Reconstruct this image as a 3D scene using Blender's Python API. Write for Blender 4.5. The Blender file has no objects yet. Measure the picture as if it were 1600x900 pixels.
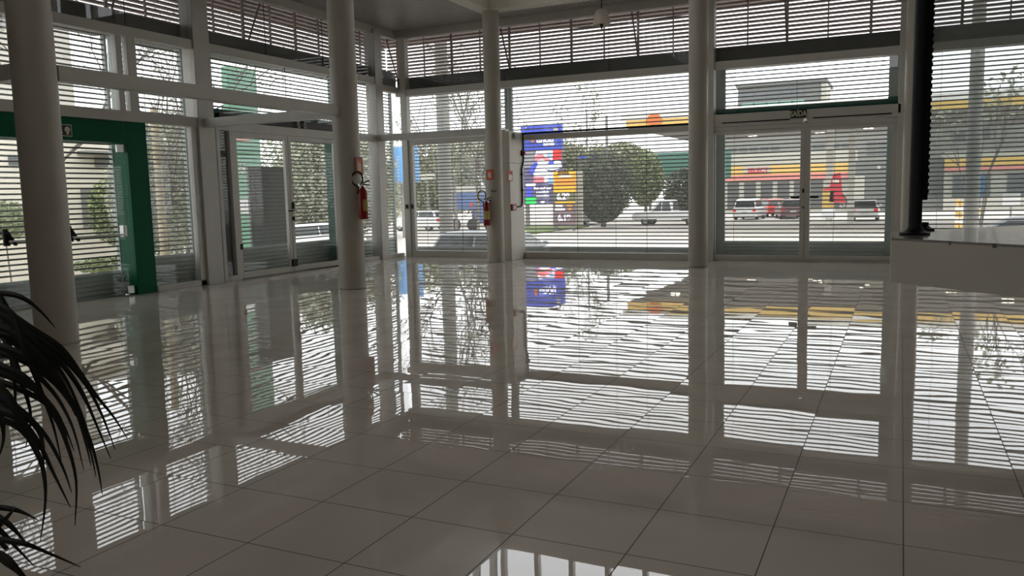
import bpy, bmesh, math, random
from mathutils import Vector, Matrix
C = bpy.context.scene
COL = C.collection
random.seed(7)

# ------------------------------------------------------------------ camera
F_PX = 1277.04
RGT = Vector((0.9024, 0.4300, -0.0235)); FWD = Vector((-0.42733, 0.89687, -0.11403))
YAW, PITCH, ROLL, H = 0.444675, 0.114277, -0.023685, 1.436
cy, sy, cp, sp = math.cos(YAW), math.sin(YAW), math.cos(PITCH), math.sin(PITCH)
FWD = Vector((-sy*cp, cy*cp, -sp)); r0 = Vector((cy, sy, 0)); u0 = r0.cross(FWD)
RGT = math.cos(ROLL)*r0 + math.sin(ROLL)*u0; UPV = -math.sin(ROLL)*r0 + math.cos(ROLL)*u0
EYE = Vector((0, 0, H))
cd = bpy.data.cameras.new('camera'); cam = bpy.data.objects.new('camera', cd); COL.objects.link(cam)
cd.sensor_width = 36; cd.lens = 36*F_PX/1600; cd.clip_start = 0.05; cd.clip_end = 600
cam.matrix_world = Matrix(((RGT.x, UPV.x, -FWD.x, 0), (RGT.y, UPV.y, -FWD.y, 0), (RGT.z, UPV.z, -FWD.z, H), (0, 0, 0, 1)))
C.camera = cam

# ------------------------------------------------------------------ light and exposure
w = bpy.data.worlds.new('overcast'); C.world = w; w.use_nodes = True
nt = w.node_tree; bg = nt.nodes['Background']
tc = nt.nodes.new('ShaderNodeTexCoord'); nz = nt.nodes.new('ShaderNodeTexNoise'); nz.inputs['Scale'].default_value = 2.5
cr = nt.nodes.new('ShaderNodeValToRGB'); cr.color_ramp.elements[0].color = (0.86, 0.89, 0.95, 1); cr.color_ramp.elements[1].color = (1, 1, 1, 1)
nt.links.new(tc.outputs['Generated'], nz.inputs['Vector']); nt.links.new(nz.outputs['Fac'], cr.inputs['Fac']); nt.links.new(cr.outputs['Color'], bg.inputs['Color'])
bg.inputs['Strength'].default_value = 3.1
C.view_settings.view_transform = 'Standard'; C.view_settings.look = 'None'
C.view_settings.exposure = 0.0; C.view_settings.gamma = 1; C.view_settings.use_curve_mapping = False
C.cycles.transparent_max_bounces = 24; C.cycles.max_bounces = 10; C.cycles.diffuse_bounces = 5

# ------------------------------------------------------------------ helpers
def ray(x, y): return RGT*((x-800)/F_PX) - UPV*((y-450)/F_PX) + FWD
def at(x, y, Y): d = ray(x, y); return EYE + d*(Y/d.y)
def atx(x, y, X): d = ray(x, y); return EYE + d*(X/d.x)
def atd(x, y, t): return EYE + ray(x, y)*t
def atz(x, y, z): d = ray(x, y); return EYE + d*((z-H)/d.z)
def lin(c): return tuple((v/12.92 if v <= .04045 else ((v+.055)/1.055)**2.4) for v in c)

def mat(name, rgb, rough=.5, metal=0.0, var=.06, scale=6.0, spec=.5, emit=0.0, bump=0.0):
    m = bpy.data.materials.new(name); m.use_nodes = True
    t = m.node_tree; p = t.nodes['Principled BSDF']
    g = t.nodes.new('ShaderNodeNewGeometry'); n = t.nodes.new('ShaderNodeTexNoise')
    n.inputs['Scale'].default_value = scale; n.inputs['Detail'].default_value = 3
    t.links.new(g.outputs['Position'], n.inputs['Vector'])
    r = t.nodes.new('ShaderNodeValToRGB')
    c = lin(rgb)
    r.color_ramp.elements[0].position = .3; r.color_ramp.elements[1].position = .7
    r.color_ramp.elements[0].color = tuple(v*(1-var) for v in c)+(1,)
    r.color_ramp.elements[1].color = tuple(min(1, v*(1+var)) for v in c)+(1,)
    t.links.new(n.outputs['Fac'], r.inputs['Fac']); t.links.new(r.outputs['Color'], p.inputs['Base Color'])
    p.inputs['Roughness'].default_value = rough; p.inputs['Metallic'].default_value = metal
    p.inputs['Specular IOR Level'].default_value = spec
    if emit:
        t.links.new(r.outputs['Color'], p.inputs['Emission Color']); p.inputs['Emission Strength'].default_value = emit
    if bump:
        b = t.nodes.new('ShaderNodeBump'); b.inputs['Strength'].default_value = .4; b.inputs['Distance'].default_value = bump
        t.links.new(n.outputs['Fac'], b.inputs['Height']); t.links.new(b.outputs['Normal'], p.inputs['Normal'])
    return m

def glass_mat(name, tint, refl=1.0, haze=.035):
    m = bpy.data.materials.new(name); m.use_nodes = True; t = m.node_tree
    for n in list(t.nodes): t.nodes.remove(n)
    o = t.nodes.new('ShaderNodeOutputMaterial'); mix = t.nodes.new('ShaderNodeMixShader')
    tr = t.nodes.new('ShaderNodeBsdfTransparent'); gl = t.nodes.new('ShaderNodeBsdfGlossy')
    tr.inputs['Color'].default_value = tint+(1,); gl.inputs['Roughness'].default_value = 0.0
    lw = t.nodes.new('ShaderNodeLayerWeight'); lw.inputs['Blend'].default_value = .5
    pw = t.nodes.new('ShaderNodeMath'); pw.operation = 'POWER'; pw.inputs[1].default_value = 5
    ma = t.nodes.new('ShaderNodeMath'); ma.operation = 'MULTIPLY_ADD'; ma.inputs[1].default_value = .9*refl; ma.inputs[2].default_value = .04*refl
    t.links.new(lw.outputs['Facing'], pw.inputs[0]); t.links.new(pw.outputs[0], ma.inputs[0]); t.links.new(ma.outputs[0], mix.inputs['Fac'])
    tl = t.nodes.new('ShaderNodeBsdfTranslucent'); tl.inputs['Color'].default_value = (.85, .86, .84, 1)
    dm = t.nodes.new('ShaderNodeMixShader'); dm.inputs['Fac'].default_value = haze  # translucent share imitates haze and reflections veiling the view through the glass
    t.links.new(tr.outputs[0], dm.inputs[1]); t.links.new(tl.outputs[0], dm.inputs[2])
    t.links.new(dm.outputs[0], mix.inputs[1]); t.links.new(gl.outputs[0], mix.inputs[2]); t.links.new(mix.outputs[0], o.inputs['Surface'])
    return m

LOC = {}
class MB:
    def __init__(s): s.bm = bmesh.new()
    def _add(s, vs, fs):
        v = [s.bm.verts.new(p) for p in vs]
        for f in fs:
            try: s.bm.faces.new([v[i] for i in f])
            except ValueError: pass
        return s
    def box(s, x0, x1, y0, y1, z0, z1, M=None):
        vs = [Vector((x, y, z)) for z in (z0, z1) for y in (y0, y1) for x in (x0, x1)]
        if M is not None: vs = [M @ v for v in vs]
        return s._add(vs, [(0,2,3,1),(4,5,7,6),(0,1,5,4),(2,6,7,3),(0,4,6,2),(1,3,7,5)])
    def prism(s, pts, ext):
        ext = Vector(ext); n = len(pts); a = [Vector(p) for p in pts]
        return s._add(a+[p+ext for p in a], [tuple(range(n))[::-1], tuple(range(n, 2*n))]+[(i, (i+1) % n, n+(i+1) % n, n+i) for i in range(n)])
    def tube(s, pts, rad, n=8, cap=True):
        pts = [Vector(p) for p in pts]
        if not isinstance(rad, (list, tuple)): rad = [rad]*len(pts)
        rings = []; ref = None
        for i, p in enumerate(pts):
            d = (pts[min(i+1, len(pts)-1)]-pts[max(i-1, 0)]).normalized()
            if ref is None: ref = Vector((0, 0, 1)) if abs(d.z) < .9 else Vector((1, 0, 0))
            a = (ref - d*ref.dot(d)).normalized(); b = d.cross(a); ref = a
            rings.append([p+(a*math.cos(2*math.pi*k/n)+b*math.sin(2*math.pi*k/n))*rad[i] for k in range(n)])
        vs = [v for r in rings for v in r]; fs = []
        for i in range(len(pts)-1):
            for k in range(n): fs.append((i*n+k, i*n+(k+1) % n, (i+1)*n+(k+1) % n, (i+1)*n+k))
        if cap: fs += [tuple(range(n))[::-1], tuple(range((len(pts)-1)*n, len(pts)*n))]
        return s._add(vs, fs)
    def lathe(s, prof, c=(0, 0, 0), n=32, axis=None):
        c = Vector(c); vs = []; m = len(prof)
        for k in range(n):
            a = 2*math.pi*k/n
            for r, z in prof:
                v = Vector((r*math.cos(a), r*math.sin(a), z))
                vs.append(c+(axis @ v if axis is not None else v))
        fs = [(k*m+i, ((k+1) % n)*m+i, ((k+1) % n)*m+i+1, k*m+i+1) for k in range(n) for i in range(m-1)]
        s._add(vs, fs)
        bmesh.ops.remove_doubles(s.bm, verts=s.bm.verts, dist=1e-5)
        return s
    def quad(s, a, b, c, d): return s._add([Vector(a), Vector(b), Vector(c), Vector(d)], [(0,1,2,3)])
    def build(s, name, m, parent=None, smooth=False, bevel=0.0, seg=2, local=False):
        me = bpy.data.meshes.new(name)
        if parent is not None and not local:
            off = LOC.get(parent, Vector((0, 0, 0)))
            for v in s.bm.verts: v.co -= off
        bmesh.ops.recalc_face_normals(s.bm, faces=s.bm.faces)
        s.bm.to_mesh(me); s.bm.free()
        o = bpy.data.objects.new(name, me); COL.objects.link(o); me.materials.append(m)
        if smooth:
            for p in me.polygons: p.use_smooth = True
            try: me.set_sharp_from_angle(angle=math.radians(40))
            except Exception: pass
        if bevel:
            b = o.modifiers.new('bevel', 'BEVEL'); b.width = bevel; b.segments = seg; b.limit_method = 'ANGLE'
        if parent is not None:
            o.parent = parent
            if not local: LOC[o] = LOC.get(parent, Vector((0, 0, 0)))
        return o

def tag(o, label, cat, group=None, kind=None):
    o['label'] = label; o['category'] = cat
    if group: o['group'] = group
    if kind: o['kind'] = kind
    return o
def thing(name, label, cat, loc=(0, 0, 0), rz=0, group=None):
    o = bpy.data.objects.new(name, None); COL.objects.link(o); o.location = loc; o.rotation_euler = (0, 0, rz)
    o.empty_display_size = .1
    LOC[o] = Vector(loc); return tag(o, label, cat, group)
def struct(o, label=None, cat=None):
    o['kind'] = 'structure'
    if label: o['label'] = label
    if cat: o['category'] = cat
    return o
def sroot(name, label=None, cat=None, loc=(0, 0, 0)):
    o = bpy.data.objects.new(name, None); COL.objects.link(o); o.location = loc; LOC[o] = Vector(loc); o.empty_display_size = .1
    return struct(o, label, cat)
def text(name, s, size, m, parent, origin, right, up, depth=.004, align='CENTER', sx=1.0):
    cu = bpy.data.curves.new(name, 'FONT'); cu.body = s; cu.size = size; cu.extrude = depth; cu.offset = size*.03; cu.align_x = align; cu.align_y = 'CENTER'
    o = bpy.data.objects.new(name, cu); COL.objects.link(o)
    me = bpy.data.meshes.new_from_object(o.evaluated_get(bpy.context.evaluated_depsgraph_get()))
    bpy.data.objects.remove(o); bpy.data.curves.remove(cu)
    right = Vector(right).normalized(); up = Vector(up).normalized(); nrm = right.cross(up)
    off = LOC.get(parent, Vector((0, 0, 0)))
    for v in me.vertices: v.co = Vector(origin)-off + right*v.co.x*sx + up*v.co.y + nrm*v.co.z
    o = bpy.data.objects.new(name, me); COL.objects.link(o); me.materials.clear(); me.materials.append(m); o.parent = parent
    return o

# ------------------------------------------------------------------ materials
M = {}
M['white'] = mat('white_paint', (.86, .84, .80), .45, var=.03, scale=3)
M['wallgrey'] = mat('warm_grey_wall', (.64, .61, .57), .6, var=.05, scale=2)
M['frame'] = mat('white_aluminium_frame', (.78, .77, .74), .38, var=.03, scale=4)
M['column'] = mat('column_paint', (.72, .70, .65), .42, var=.05, scale=2.5)
M['ceil'] = mat('ceiling_strip_metal', (.62, .60, .58), .35, var=.05, scale=2)
M['ceilgap'] = mat('ceiling_void', (.12, .11, .11), .8)
M['alu'] = mat('shutter_slat_steel', (.34, .34, .33), .55, metal=.0, var=.08, scale=5)
M['solid'] = mat('galvanised_curtain', (.66, .69, .67), .42, var=.06, scale=3)
M['box'] = mat('shutter_box_steel', (.36, .37, .37), .5, var=.08)
M['guide'] = mat('guide_rail_grey', (.58, .62, .60), .45, var=.04)
M['louver'] = mat('brown_grey_blade', (.70, .62, .61), .55, var=.1, scale=3)
M['eave'] = mat('brown_eave', (.40, .30, .26), .6, var=.15, scale=2)
M['black'] = mat('black_enamel', (.02, .025, .035), .5, spec=.3)
M['rubber'] = mat('black_rubber', (.02, .022, .028), .7, spec=.2)
M['green'] = mat('green_panel', (.01, .36, .24), .5, var=.06, scale=2, spec=.15)
M['teal'] = mat('teal_panel', (.03, .33, .27), .5, var=.06, spec=.2)
M['brown'] = mat('dark_brown_cover', (.16, .10, .08), .5)
M['chrome'] = mat('brushed_steel', (.72, .72, .70), .28, metal=.9)
M['red'] = mat('extinguisher_red', (.55, .03, .04), .3, var=.05)
M['signred'] = mat('sign_red', (.72, .16, .08), .5)
M['signwhite'] = mat('sign_white', (.88, .86, .80), .5)
M['sticker'] = mat('yellow_label', (.72, .66, .36), .6)
M['orange'] = mat('sign_orange', (.85, .42, .16), .5)
M['brownwood'] = mat('frame_wood_red', (.5, .22, .1), .5)
M['plaque'] = mat('black_plaque', (.03, .035, .03), .4)
M['glow'] = mat('photoluminescent', (.78, .80, .70), .5)
M['slab'] = mat('landing_white', (.80, .78, .73), .5, var=.04, scale=2)
M['slabtop'] = mat('landing_top_polished', (.62, .60, .58), .06, var=.05)
M['palm'] = mat('palm_leaf', (.055, .075, .05), .55, var=.35, scale=20)
M['palmstem'] = mat('palm_stem', (.16, .17, .09), .5, var=.3)
M['pot'] = mat('dark_clay_pot', (.20, .17, .15), .6)
M['soil'] = mat('soil', (.14, .10, .07), .9, var=.3)
M['shade'] = mat('milky_shade', (.88, .84, .80), .4)
M['glass'] = glass_mat('window_glass', (.945, .95, .94), .7, haze=.035)
M['glassclear'] = glass_mat('frameless_door_glass', (.96, .975, .965), .5, haze=.006)
M['glassdoor'] = glass_mat('door_glass', (.93, .94, .925), .6, haze=.03)
M['glasstint'] = glass_mat('partition_glass', (.82, .85, .845), 1.0, haze=.10)
# outside
M['asphalt'] = mat('pavement', (.75, .725, .69), .8, var=.08, scale=.5)
M['kerb'] = mat('kerb_concrete', (.62, .60, .56), .8, var=.1)
M['grass'] = mat('grass', (.40, .46, .25), .9, var=.25, scale=3)
M['beige'] = mat('beige_render', (.88, .85, .79), .8, var=.04, scale=1)
M['towergrey'] = mat('tower_render', (.42, .43, .42), .8, var=.06, scale=1)
M['greywall'] = mat('grey_render', (.50, .50, .48), .8, var=.06, scale=1)
M['lightwall'] = mat('pale_render', (.67, .66, .62), .8, var=.05, scale=1)
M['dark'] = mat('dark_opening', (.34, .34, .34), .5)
M['winglass'] = mat('far_window', (.36, .38, .39), .2)
M['tealglass'] = mat('greenish_window', (.60, .82, .76), .2)
M['yellow'] = mat('canopy_yellow', (.80, .66, .36), .5, var=.05)
M['stripe'] = mat('canopy_red', (.80, .50, .48), .5)
M['pumpred'] = mat('pump_red', (.80, .20, .26), .45)
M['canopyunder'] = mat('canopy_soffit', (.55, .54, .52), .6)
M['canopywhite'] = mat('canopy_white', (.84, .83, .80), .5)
M['downlight'] = mat('station_downlight', (1, .96, .84), .3, emit=6.0, var=0)
M['leaf1'] = mat('leaf_dull_green', (.41, .43, .36), .8, var=.2, scale=4)
M['leaf2'] = mat('leaf_olive', (.58, .59, .47), .8, var=.2, scale=4)
M['leaf3'] = mat('leaf_grey_green', (.64, .65, .57), .8, var=.15, scale=4)
M['leaf4'] = mat('leaf_bright', (.54, .58, .42), .8, var=.2, scale=4)
M['bark'] = mat('bark', (.44, .42, .39), .9, var=.25, scale=6)
M['bark2'] = mat('bark_ochre', (.62, .58, .48), .9, var=.3, scale=5)
M['pole'] = mat('pole_concrete', (.52, .52, .50), .8, var=.08)
M['blue'] = mat('sign_blue', (.16, .26, .72), .4, emit=.12)
M['ledw'] = mat('led_white', (.95, .95, 1), .5, emit=1.0, var=0)
M['ledr'] = mat('led_red', (1, .10, .08), .5, emit=.9, var=0)
M['ledb'] = mat('led_blue', (.25, .30, .95), .5, emit=.5, var=0)
M['ledp'] = mat('led_violet', (.38, .36, .52), .5, emit=.12, var=0)
M['ledpk'] = mat('led_pink', (.95, .45, .5), .5, emit=.7, var=0)
M['ledlb'] = mat('led_pale_blue', (.55, .70, .92), .5, emit=.5, var=0)
M['ledg'] = mat('led_green', (.05, .85, .35), .5, emit=.7, var=0)
M['ledgrey'] = mat('led_grey', (.55, .55, .58), .5, emit=.1, var=0)
M['amber'] = mat('price_yellow', (.95, .68, .15), .5, emit=.15)
M['amberd'] = mat('price_orange', (.93, .56, .16), .5, emit=.15)
M['khaki'] = mat('price_khaki', (.42, .42, .30), .5)
M['mauve'] = mat('price_mauve', (.50, .42, .44), .5)
M['signgreen'] = mat('totem_green', (.46, .66, .55), .5, var=.05)
M['hoard'] = mat('hoarding_teal', (.28, .45, .40), .6, var=.05)
M['greybox'] = mat('cabinet_grey', (.40, .41, .40), .6, var=.04)
M['skyblue'] = mat('billboard_blue', (.42, .62, .82), .5)
M['truckblue'] = mat('truck_blue', (.28, .38, .58), .5)
M['carwhite'] = mat('car_white', (.90, .90, .90), .25, var=.02)
M['carsilver'] = mat('car_silver', (.72, .74, .75), .25, var=.03)
M['carred'] = mat('car_red', (.66, .20, .20), .25, var=.03)
M['carmaroon'] = mat('car_maroon', (.45, .32, .34), .25, var=.03)
M['cargrey'] = mat('car_grey', (.50, .52, .54), .25, var=.03)
M['carglass'] = mat('car_glass', (.22, .24, .25), .08)
M['tyre'] = mat('tyre', (.12, .12, .12), .8)
M['rim'] = mat('rim', (.6, .6, .6), .4, metal=.5)
M['taillight'] = mat('taillight', (.85, .16, .12), .3, emit=.25, var=0)
M['headlight'] = mat('headlight', (.92, .92, .90), .2)
M['plate'] = mat('number_plate', (.78, .78, .76), .5)
M['hill'] = mat('pale_wall_far', (.80, .78, .74), .9)

# floor: polished tiles 0.5 m, every tile very slightly tilted and wavy
def floor_mat():
    m = bpy.data.materials.new('polished_porcelain_tiles'); m.use_nodes = True; t = m.node_tree; p = t.nodes['Principled BSDF']
    N = lambda k: t.nodes.new(k)
    L = t.links.new
    g = N('ShaderNodeNewGeometry')
    off = N('ShaderNodeVectorMath'); off.operation = 'SUBTRACT'; off.inputs[1].default_value = (.046, -.004, 0); L(g.outputs['Position'], off.inputs[0])
    sc = N('ShaderNodeVectorMath'); sc.operation = 'SCALE'; sc.inputs['Scale'].default_value = 2.0; L(off.outputs[0], sc.inputs[0])
    fl = N('ShaderNodeVectorMath'); fl.operation = 'FLOOR'; L(sc.outputs[0], fl.inputs[0])
    fr = N('ShaderNodeVectorMath'); fr.operation = 'FRACTION'; L(sc.outputs[0], fr.inputs[0])
    sp_ = N('ShaderNodeSeparateXYZ'); L(fr.outputs[0], sp_.inputs[0])
    def edge(o):
        a = N('ShaderNodeMath'); a.operation = 'SUBTRACT'; a.inputs[1].default_value = .5; L(o, a.inputs[0])
        b = N('ShaderNodeMath'); b.operation = 'ABSOLUTE'; L(a.outputs[0], b.inputs[0])
        c = N('ShaderNodeMath'); c.operation = 'GREATER_THAN'; c.inputs[1].default_value = .5-.0050; L(b.outputs[0], c.inputs[0]); return c
    ex, ey = edge(sp_.outputs[0]), edge(sp_.outputs[1])
    mx = N('ShaderNodeMath'); mx.operation = 'MAXIMUM'; L(ex.outputs[0], mx.inputs[0]); L(ey.outputs[0], mx.inputs[1])
    wn = N('ShaderNodeTexWhiteNoise'); wn.noise_dimensions = '3D'; L(fl.outputs[0], wn.inputs['Vector'])
    # colour
    n1 = N('ShaderNodeTexNoise'); n1.inputs['Scale'].default_value = 1.7; n1.inputs['Detail'].default_value = 6; L(g.outputs['Position'], n1.inputs['Vector'])
    r = N('ShaderNodeValToRGB'); r.color_ramp.elements[0].position = .3; r.color_ramp.elements[1].position = .7
    r.color_ramp.elements[0].color = lin((.82, .785, .74))+(1,); r.color_ramp.elements[1].color = lin((.87, .835, .79))+(1,)
    L(n1.outputs['Fac'], r.inputs['Fac'])
    gm = N('ShaderNodeMix'); gm.data_type = 'RGBA'; L(mx.outputs[0], gm.inputs['Factor']); L(r.outputs['Color'], gm.inputs['A']); gm.inputs['B'].default_value = lin((.20, .18, .17))+(1,)
    L(gm.outputs['Result'], p.inputs['Base Color'])
    rg = N('ShaderNodeMath'); rg.operation = 'MULTIPLY_ADD'; rg.inputs[1].default_value = .6; rg.inputs[2].default_value = .008; L(mx.outputs[0], rg.inputs[0]); L(rg.outputs[0], p.inputs['Roughness'])
    p.inputs['IOR'].default_value = 1.65
    # waviness inside a tile (offset per tile) + tilt of the tile
    ofs = N('ShaderNodeVectorMath'); ofs.operation = 'MULTIPLY_ADD'; L(wn.outputs['Color'], ofs.inputs[0]); ofs.inputs[1].default_value = (9, 9, 9); L(g.outputs['Position'], ofs.inputs[2])
    n2 = N('ShaderNodeTexNoise'); n2.inputs['Scale'].default_value = 1.9; n2.inputs['Detail'].default_value = .6; L(ofs.outputs[0], n2.inputs['Vector'])
    b = N('ShaderNodeBump'); b.inputs['Strength'].default_value = 1.0; b.inputs['Distance'].default_value = .0010; L(n2.outputs['Fac'], b.inputs['Height'])
    c0 = N('ShaderNodeVectorMath'); c0.operation = 'SUBTRACT'; c0.inputs[1].default_value = (.5, .5, .5); L(wn.outputs['Color'], c0.inputs[0])
    c1 = N('ShaderNodeVectorMath'); c1.operation = 'MULTIPLY'; c1.inputs[1].default_value = (.0035, .0035, 0); L(c0.outputs[0], c1.inputs[0])
    ad = N('ShaderNodeVectorMath'); ad.operation = 'ADD'; L(b.outputs['Normal'], ad.inputs[0]); L(c1.outputs[0], ad.inputs[1])
    no = N('ShaderNodeVectorMath'); no.operation = 'NORMALIZE'; L(ad.outputs[0], no.inputs[0]); L(no.outputs[0], p.inputs['Normal'])
    return m
M['floor'] = floor_mat()

# ================================================================== the room
XW, YW, XR, YB = -10.87, 16.72, 4.6, -5.0      # glazing planes left / back, right wall, wall behind
ZC = 5.27                                       # strip ceiling
struct(MB().box(XW-.12, XR, YB, YW+.14, -.12, 0).build('floor', M['floor']), 'glossy white square floor tiles reflecting the windows', 'floor')

# ceiling ring of metal strips round a raised middle
ce = MB()
ce.box(XW-.1, -7.9, YB, YW+.1, ZC+.05, ZC+.1); ce.box(-7.9, XR, 15.65, YW+.1, ZC+.05, ZC+.1)
ce = struct(ce.build('ceiling', M['ceilgap']), 'grey metal strip ceiling around the raised middle', 'ceiling')
cs = MB(); x = XW+.02
while x < XR-.1:
    y0 = YB if x < -8.05 else 15.8
    cs.box(x, x+.085, y0, YW-.02, ZC, ZC+.03); x += .1
cs.build('ceiling_strips', M['ceil'], ce)
# walls of the raised middle with its window band
aw = MB()
aw.box(-8.05, -7.75, YB, 15.8, 5.2, 6.33); aw.box(-7.75, XR, 15.5, 15.8, 5.2, 6.33)
aw.box(-8.05, -7.75, YB, 15.8, 7.25, 8.3); aw.box(-7.75, XR, 15.5, 15.8, 7.25, 8.3)
struct(aw.build('trim_1', M['white']), 'white upstand wall around the raised ceiling', 'trim')
wf = MB()
for k in range(16):
    x = -7.75+k*.80
    if x < XR: wf.box(x-.05, x+.05, 15.55, 15.7, 6.33, 7.25)
for k in range(25):
    y = 15.4-k*.80
    if y > YB: wf.box(-7.98, -7.83, y-.05, y+.05, 6.33, 7.25)
struct(wf.build('window_1', M['frame']), 'band of high windows in the raised ceiling', 'window')
struct(MB().box(-8.3, XR+.2, YB-.2, 16.0, 8.3, 8.45).build('wall_roof', M['white']), 'white roof slab over the raised middle', 'roof')
struct(MB().box(XR, XR+.15, YB-.15, YW+.2, 0, 8.3).build('wall_right', M['wallgrey']), 'white side wall', 'wall')
struct(MB().box(XW-.1, XW+.02, YB, 6.40, 0, 5.2).build('wall_left', M['wallgrey']), 'unseen solid wall in place of shuttered glass left of the green doorway', 'wall')  # added out of view to shut out light where shuttered glass would continue
bw = MB(); bw.box(XW-.1, XR, YB-.15, YB, 0, 6.33); bw.box(-8.3, XR, YB-.15, YB, 7.2, 8.3)
struct(bw.build('wall_rear', M['wallgrey']), 'white rear wall behind the viewer', 'wall')
rb = MB()
for k in range(20): x = -7.75+k*.63; rb.box(x-.09, x+.09, YB-.12, YB-.02, 6.33, 7.2)
struct(rb.build('window_2', M['frame']), 'band of high windows in the rear wall', 'window')
# roof deck and eave outside
ev = MB(); ev.box(-12.9, -8.05, YB-.2, 18.95, ZC+.12, ZC+.45); ev.box(-8.05, XR+.4, 15.8, 18.95, ZC+.12, ZC+.45)
struct(ev.build('trim_2', M['eave']), 'brown overhanging eave above the louvres', 'trim')
# ceiling trim at the head of both glass walls
struct(MB().box(XW-.08, XW+.06, YB, YW, 5.10, ZC).build('trim_3', M['frame']), 'white head rail along the left glass wall', 'trim')
struct(MB().box(XW, XR, YW-.06, YW+.08, 5.10, ZC).build('trim_4', M['frame']), 'white head rail along the back glass wall', 'trim')
# transoms
struct(MB().box(XW-.08, XW+.07, YB, 15.8, 3.98, 4.13).build('trim_5', M['frame'], bevel=.006), 'upper white crossbar of the left glass wall', 'trim')
struct(MB().box(XW-.08, XW+.07, YB, 10.5, 2.69, 2.85).build('trim_6', M['frame'], bevel=.006), 'lower white crossbar over the green doorway', 'trim')
struct(MB().box(XW-.08, XW+.07, 14.35, 15.8, 2.69, 2.85).build('trim_7', M['frame'], bevel=.006), 'short white crossbar behind the second column', 'trim')
struct(MB().box(XW-.08, XW+.07, 16.0, YW, 3.86, 4.0).build('trim_8', M['frame'], bevel=.006), 'short upper crossbar at the corner', 'trim')
struct(MB().box(XW, XR, YW-.07, YW+.08, 3.78, 3.93).build('trim_9', M['frame'], bevel=.006), 'upper white crossbar of the back glass wall', 'trim')
tb = MB().box(XW+.05, -8.0, YW-.07, YW+.08, 2.76, 2.88)
struct(tb.build('trim_10', M['frame'], bevel=.006), 'lower crossbar of the corner bay', 'trim')
tf = struct(MB().box(-7.6, -3.62, YW-.07, YW+.08, 2.61, 2.73).build('trim_11', M['frame'], bevel=.006), 'middle crossbar of the back glass wall', 'trim')
MB().box(-7.6, -3.62, YW-.075, YW-.03, 2.735, 2.775).build('black_strip', M['black'], tf)
# posts
struct(MB().box(XW-.18, XW+.1, 10.44, 10.80, 0, 5.2).build('trim_12', M['frame'], bevel=.008), 'tall square white post beside the left double door', 'post')
struct(MB().box(XW-.18, XW+.1, 15.72, 16.0, 0, 5.2).build('trim_13', M['frame'], bevel=.008), 'tall square white post near the corner', 'post')
struct(MB().box(XW+.14, XW+.3, YW-.09, YW+.09, 0, 5.15).build('trim_14', M['frame'], bevel=.008), 'slim white corner post of the back wall', 'post')
struct(MB().box(-3.68, -3.40, YW-.12, YW+.1, 0, 5.2).build('trim_15', M['frame'], bevel=.008), 'tall white post left of the exit door', 'post')
struct(MB().box(-.1, .12, YW-.1, YW+.1, 0, 5.2).build('trim_16', M['frame'], bevel=.008), 'tall white post right of the exit door', 'post')
mp = MB().box(XW-.06, XW+.05, 8.95, 9.06, 2.85, 3.98); mp.box(XW-.06, XW+.05, 9.15, 9.31, 2.85, 3.98)
struct(mp.build('trim_17', M['frame'], bevel=.005), 'double upright over the green doorway', 'post')
struct(MB().box(XW-.06, XW+.05, 10.32, 10.44, 0, 2.69).build('trim_18', M['frame'], bevel=.005), 'white upright between green doorway and post', 'post')
# sills
sb = MB(); sb.box(XW-.06, XW+.05, 9.42, 10.44, 0, .09); sb.box(XW-.06, XW+.05, 14.3, 15.72, 0, .09); sb.box(XW-.06, XW+.05, 16.0, YW, 0, .09)
struct(sb.build('baseboard_left', M['frame'], bevel=.004), 'white sill along the left glass wall', 'sill')
sb = MB(); sb.box(XW+.3, -8.2, YW-.06, YW+.06, 0, .15); sb.box(-7.6, -3.68, YW-.06, YW+.06, 0, .14); sb.box(.12, XR, YW-.06, YW+.06, 0, .14)
struct(sb.build('baseboard_back', M['frame'], bevel=.004), 'white sill along the back glass wall', 'sill')

# glazing: one window per bay (pane thin), upright joints as beads
def pane_x(n, y0, y1, z0, z1, label, joints=()):
    r = sroot('window_%d' % n, label, 'window', (XW, (y0+y1)/2, z0))
    MB().box(XW-.004, XW+.004, y0, y1, z0, z1).build('pane', M['glass'], r)
    b = MB()
    for y in joints: b.box(XW-.006, XW+.006, y-.0025, y+.0025, z0, z1)
    if joints: b.build('joint', M['rubber'], r)
def pane_y(n, x0, x1, z0, z1, label, joints=(), m='glass'):
    r = sroot('window_%d' % n, label, 'window', ((x0+x1)/2, YW, z0))
    MB().box(x0, x1, YW-.004, YW+.004, z0, z1).build('pane', M[m], r)
    b = MB()
    for x in joints: b.box(x-.0025, x+.0025, YW-.006, YW+.006, z0, z1)
    if joints: b.build('joint', M['rubber'], r)
pane_x(3, 6.42, 10.44, 4.13, 5.1, 'clerestory glass above the green doorway', (7.2, 9.2))
pane_x(4, 10.8, 15.72, 4.13, 5.1, 'clerestory glass above the left double door', (12.3, 14.0))
pane_x(5, 6.42, 8.95, 2.85, 3.98, 'glass over the green doorway, left part', (7.9,))
pane_x(6, 9.06, 9.15, 2.85, 3.98, 'slim bright glass strip between the uprights')
pane_x(7, 9.31, 10.44, 2.85, 3.98, 'glass between double upright and tall post')
pane_x(8, 10.8, 15.72, 2.98, 3.98, 'glass over the left double door', (12.8, 14.6))
pane_x(9, 9.42, 10.32, .09, 2.69, 'glass right of the green doorway')
pane_x(10, 14.35, 15.72, .09, 2.69, 'glass behind the second column')
pane_x(11, 16.0, YW, .09, 5.1, 'narrow corner glass of the left wall')
pane_y(12, XW+.3, -7.9, 3.93, 5.1, 'clerestory glass of the corner bay')
pane_y(13, -7.9, -3.68, 3.93, 5.1, 'clerestory glass of the middle bay', (-5.6,))
pane_y(14, -3.4, -.1, 3.93, 5.1, 'clerestory glass above the exit door')
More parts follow.
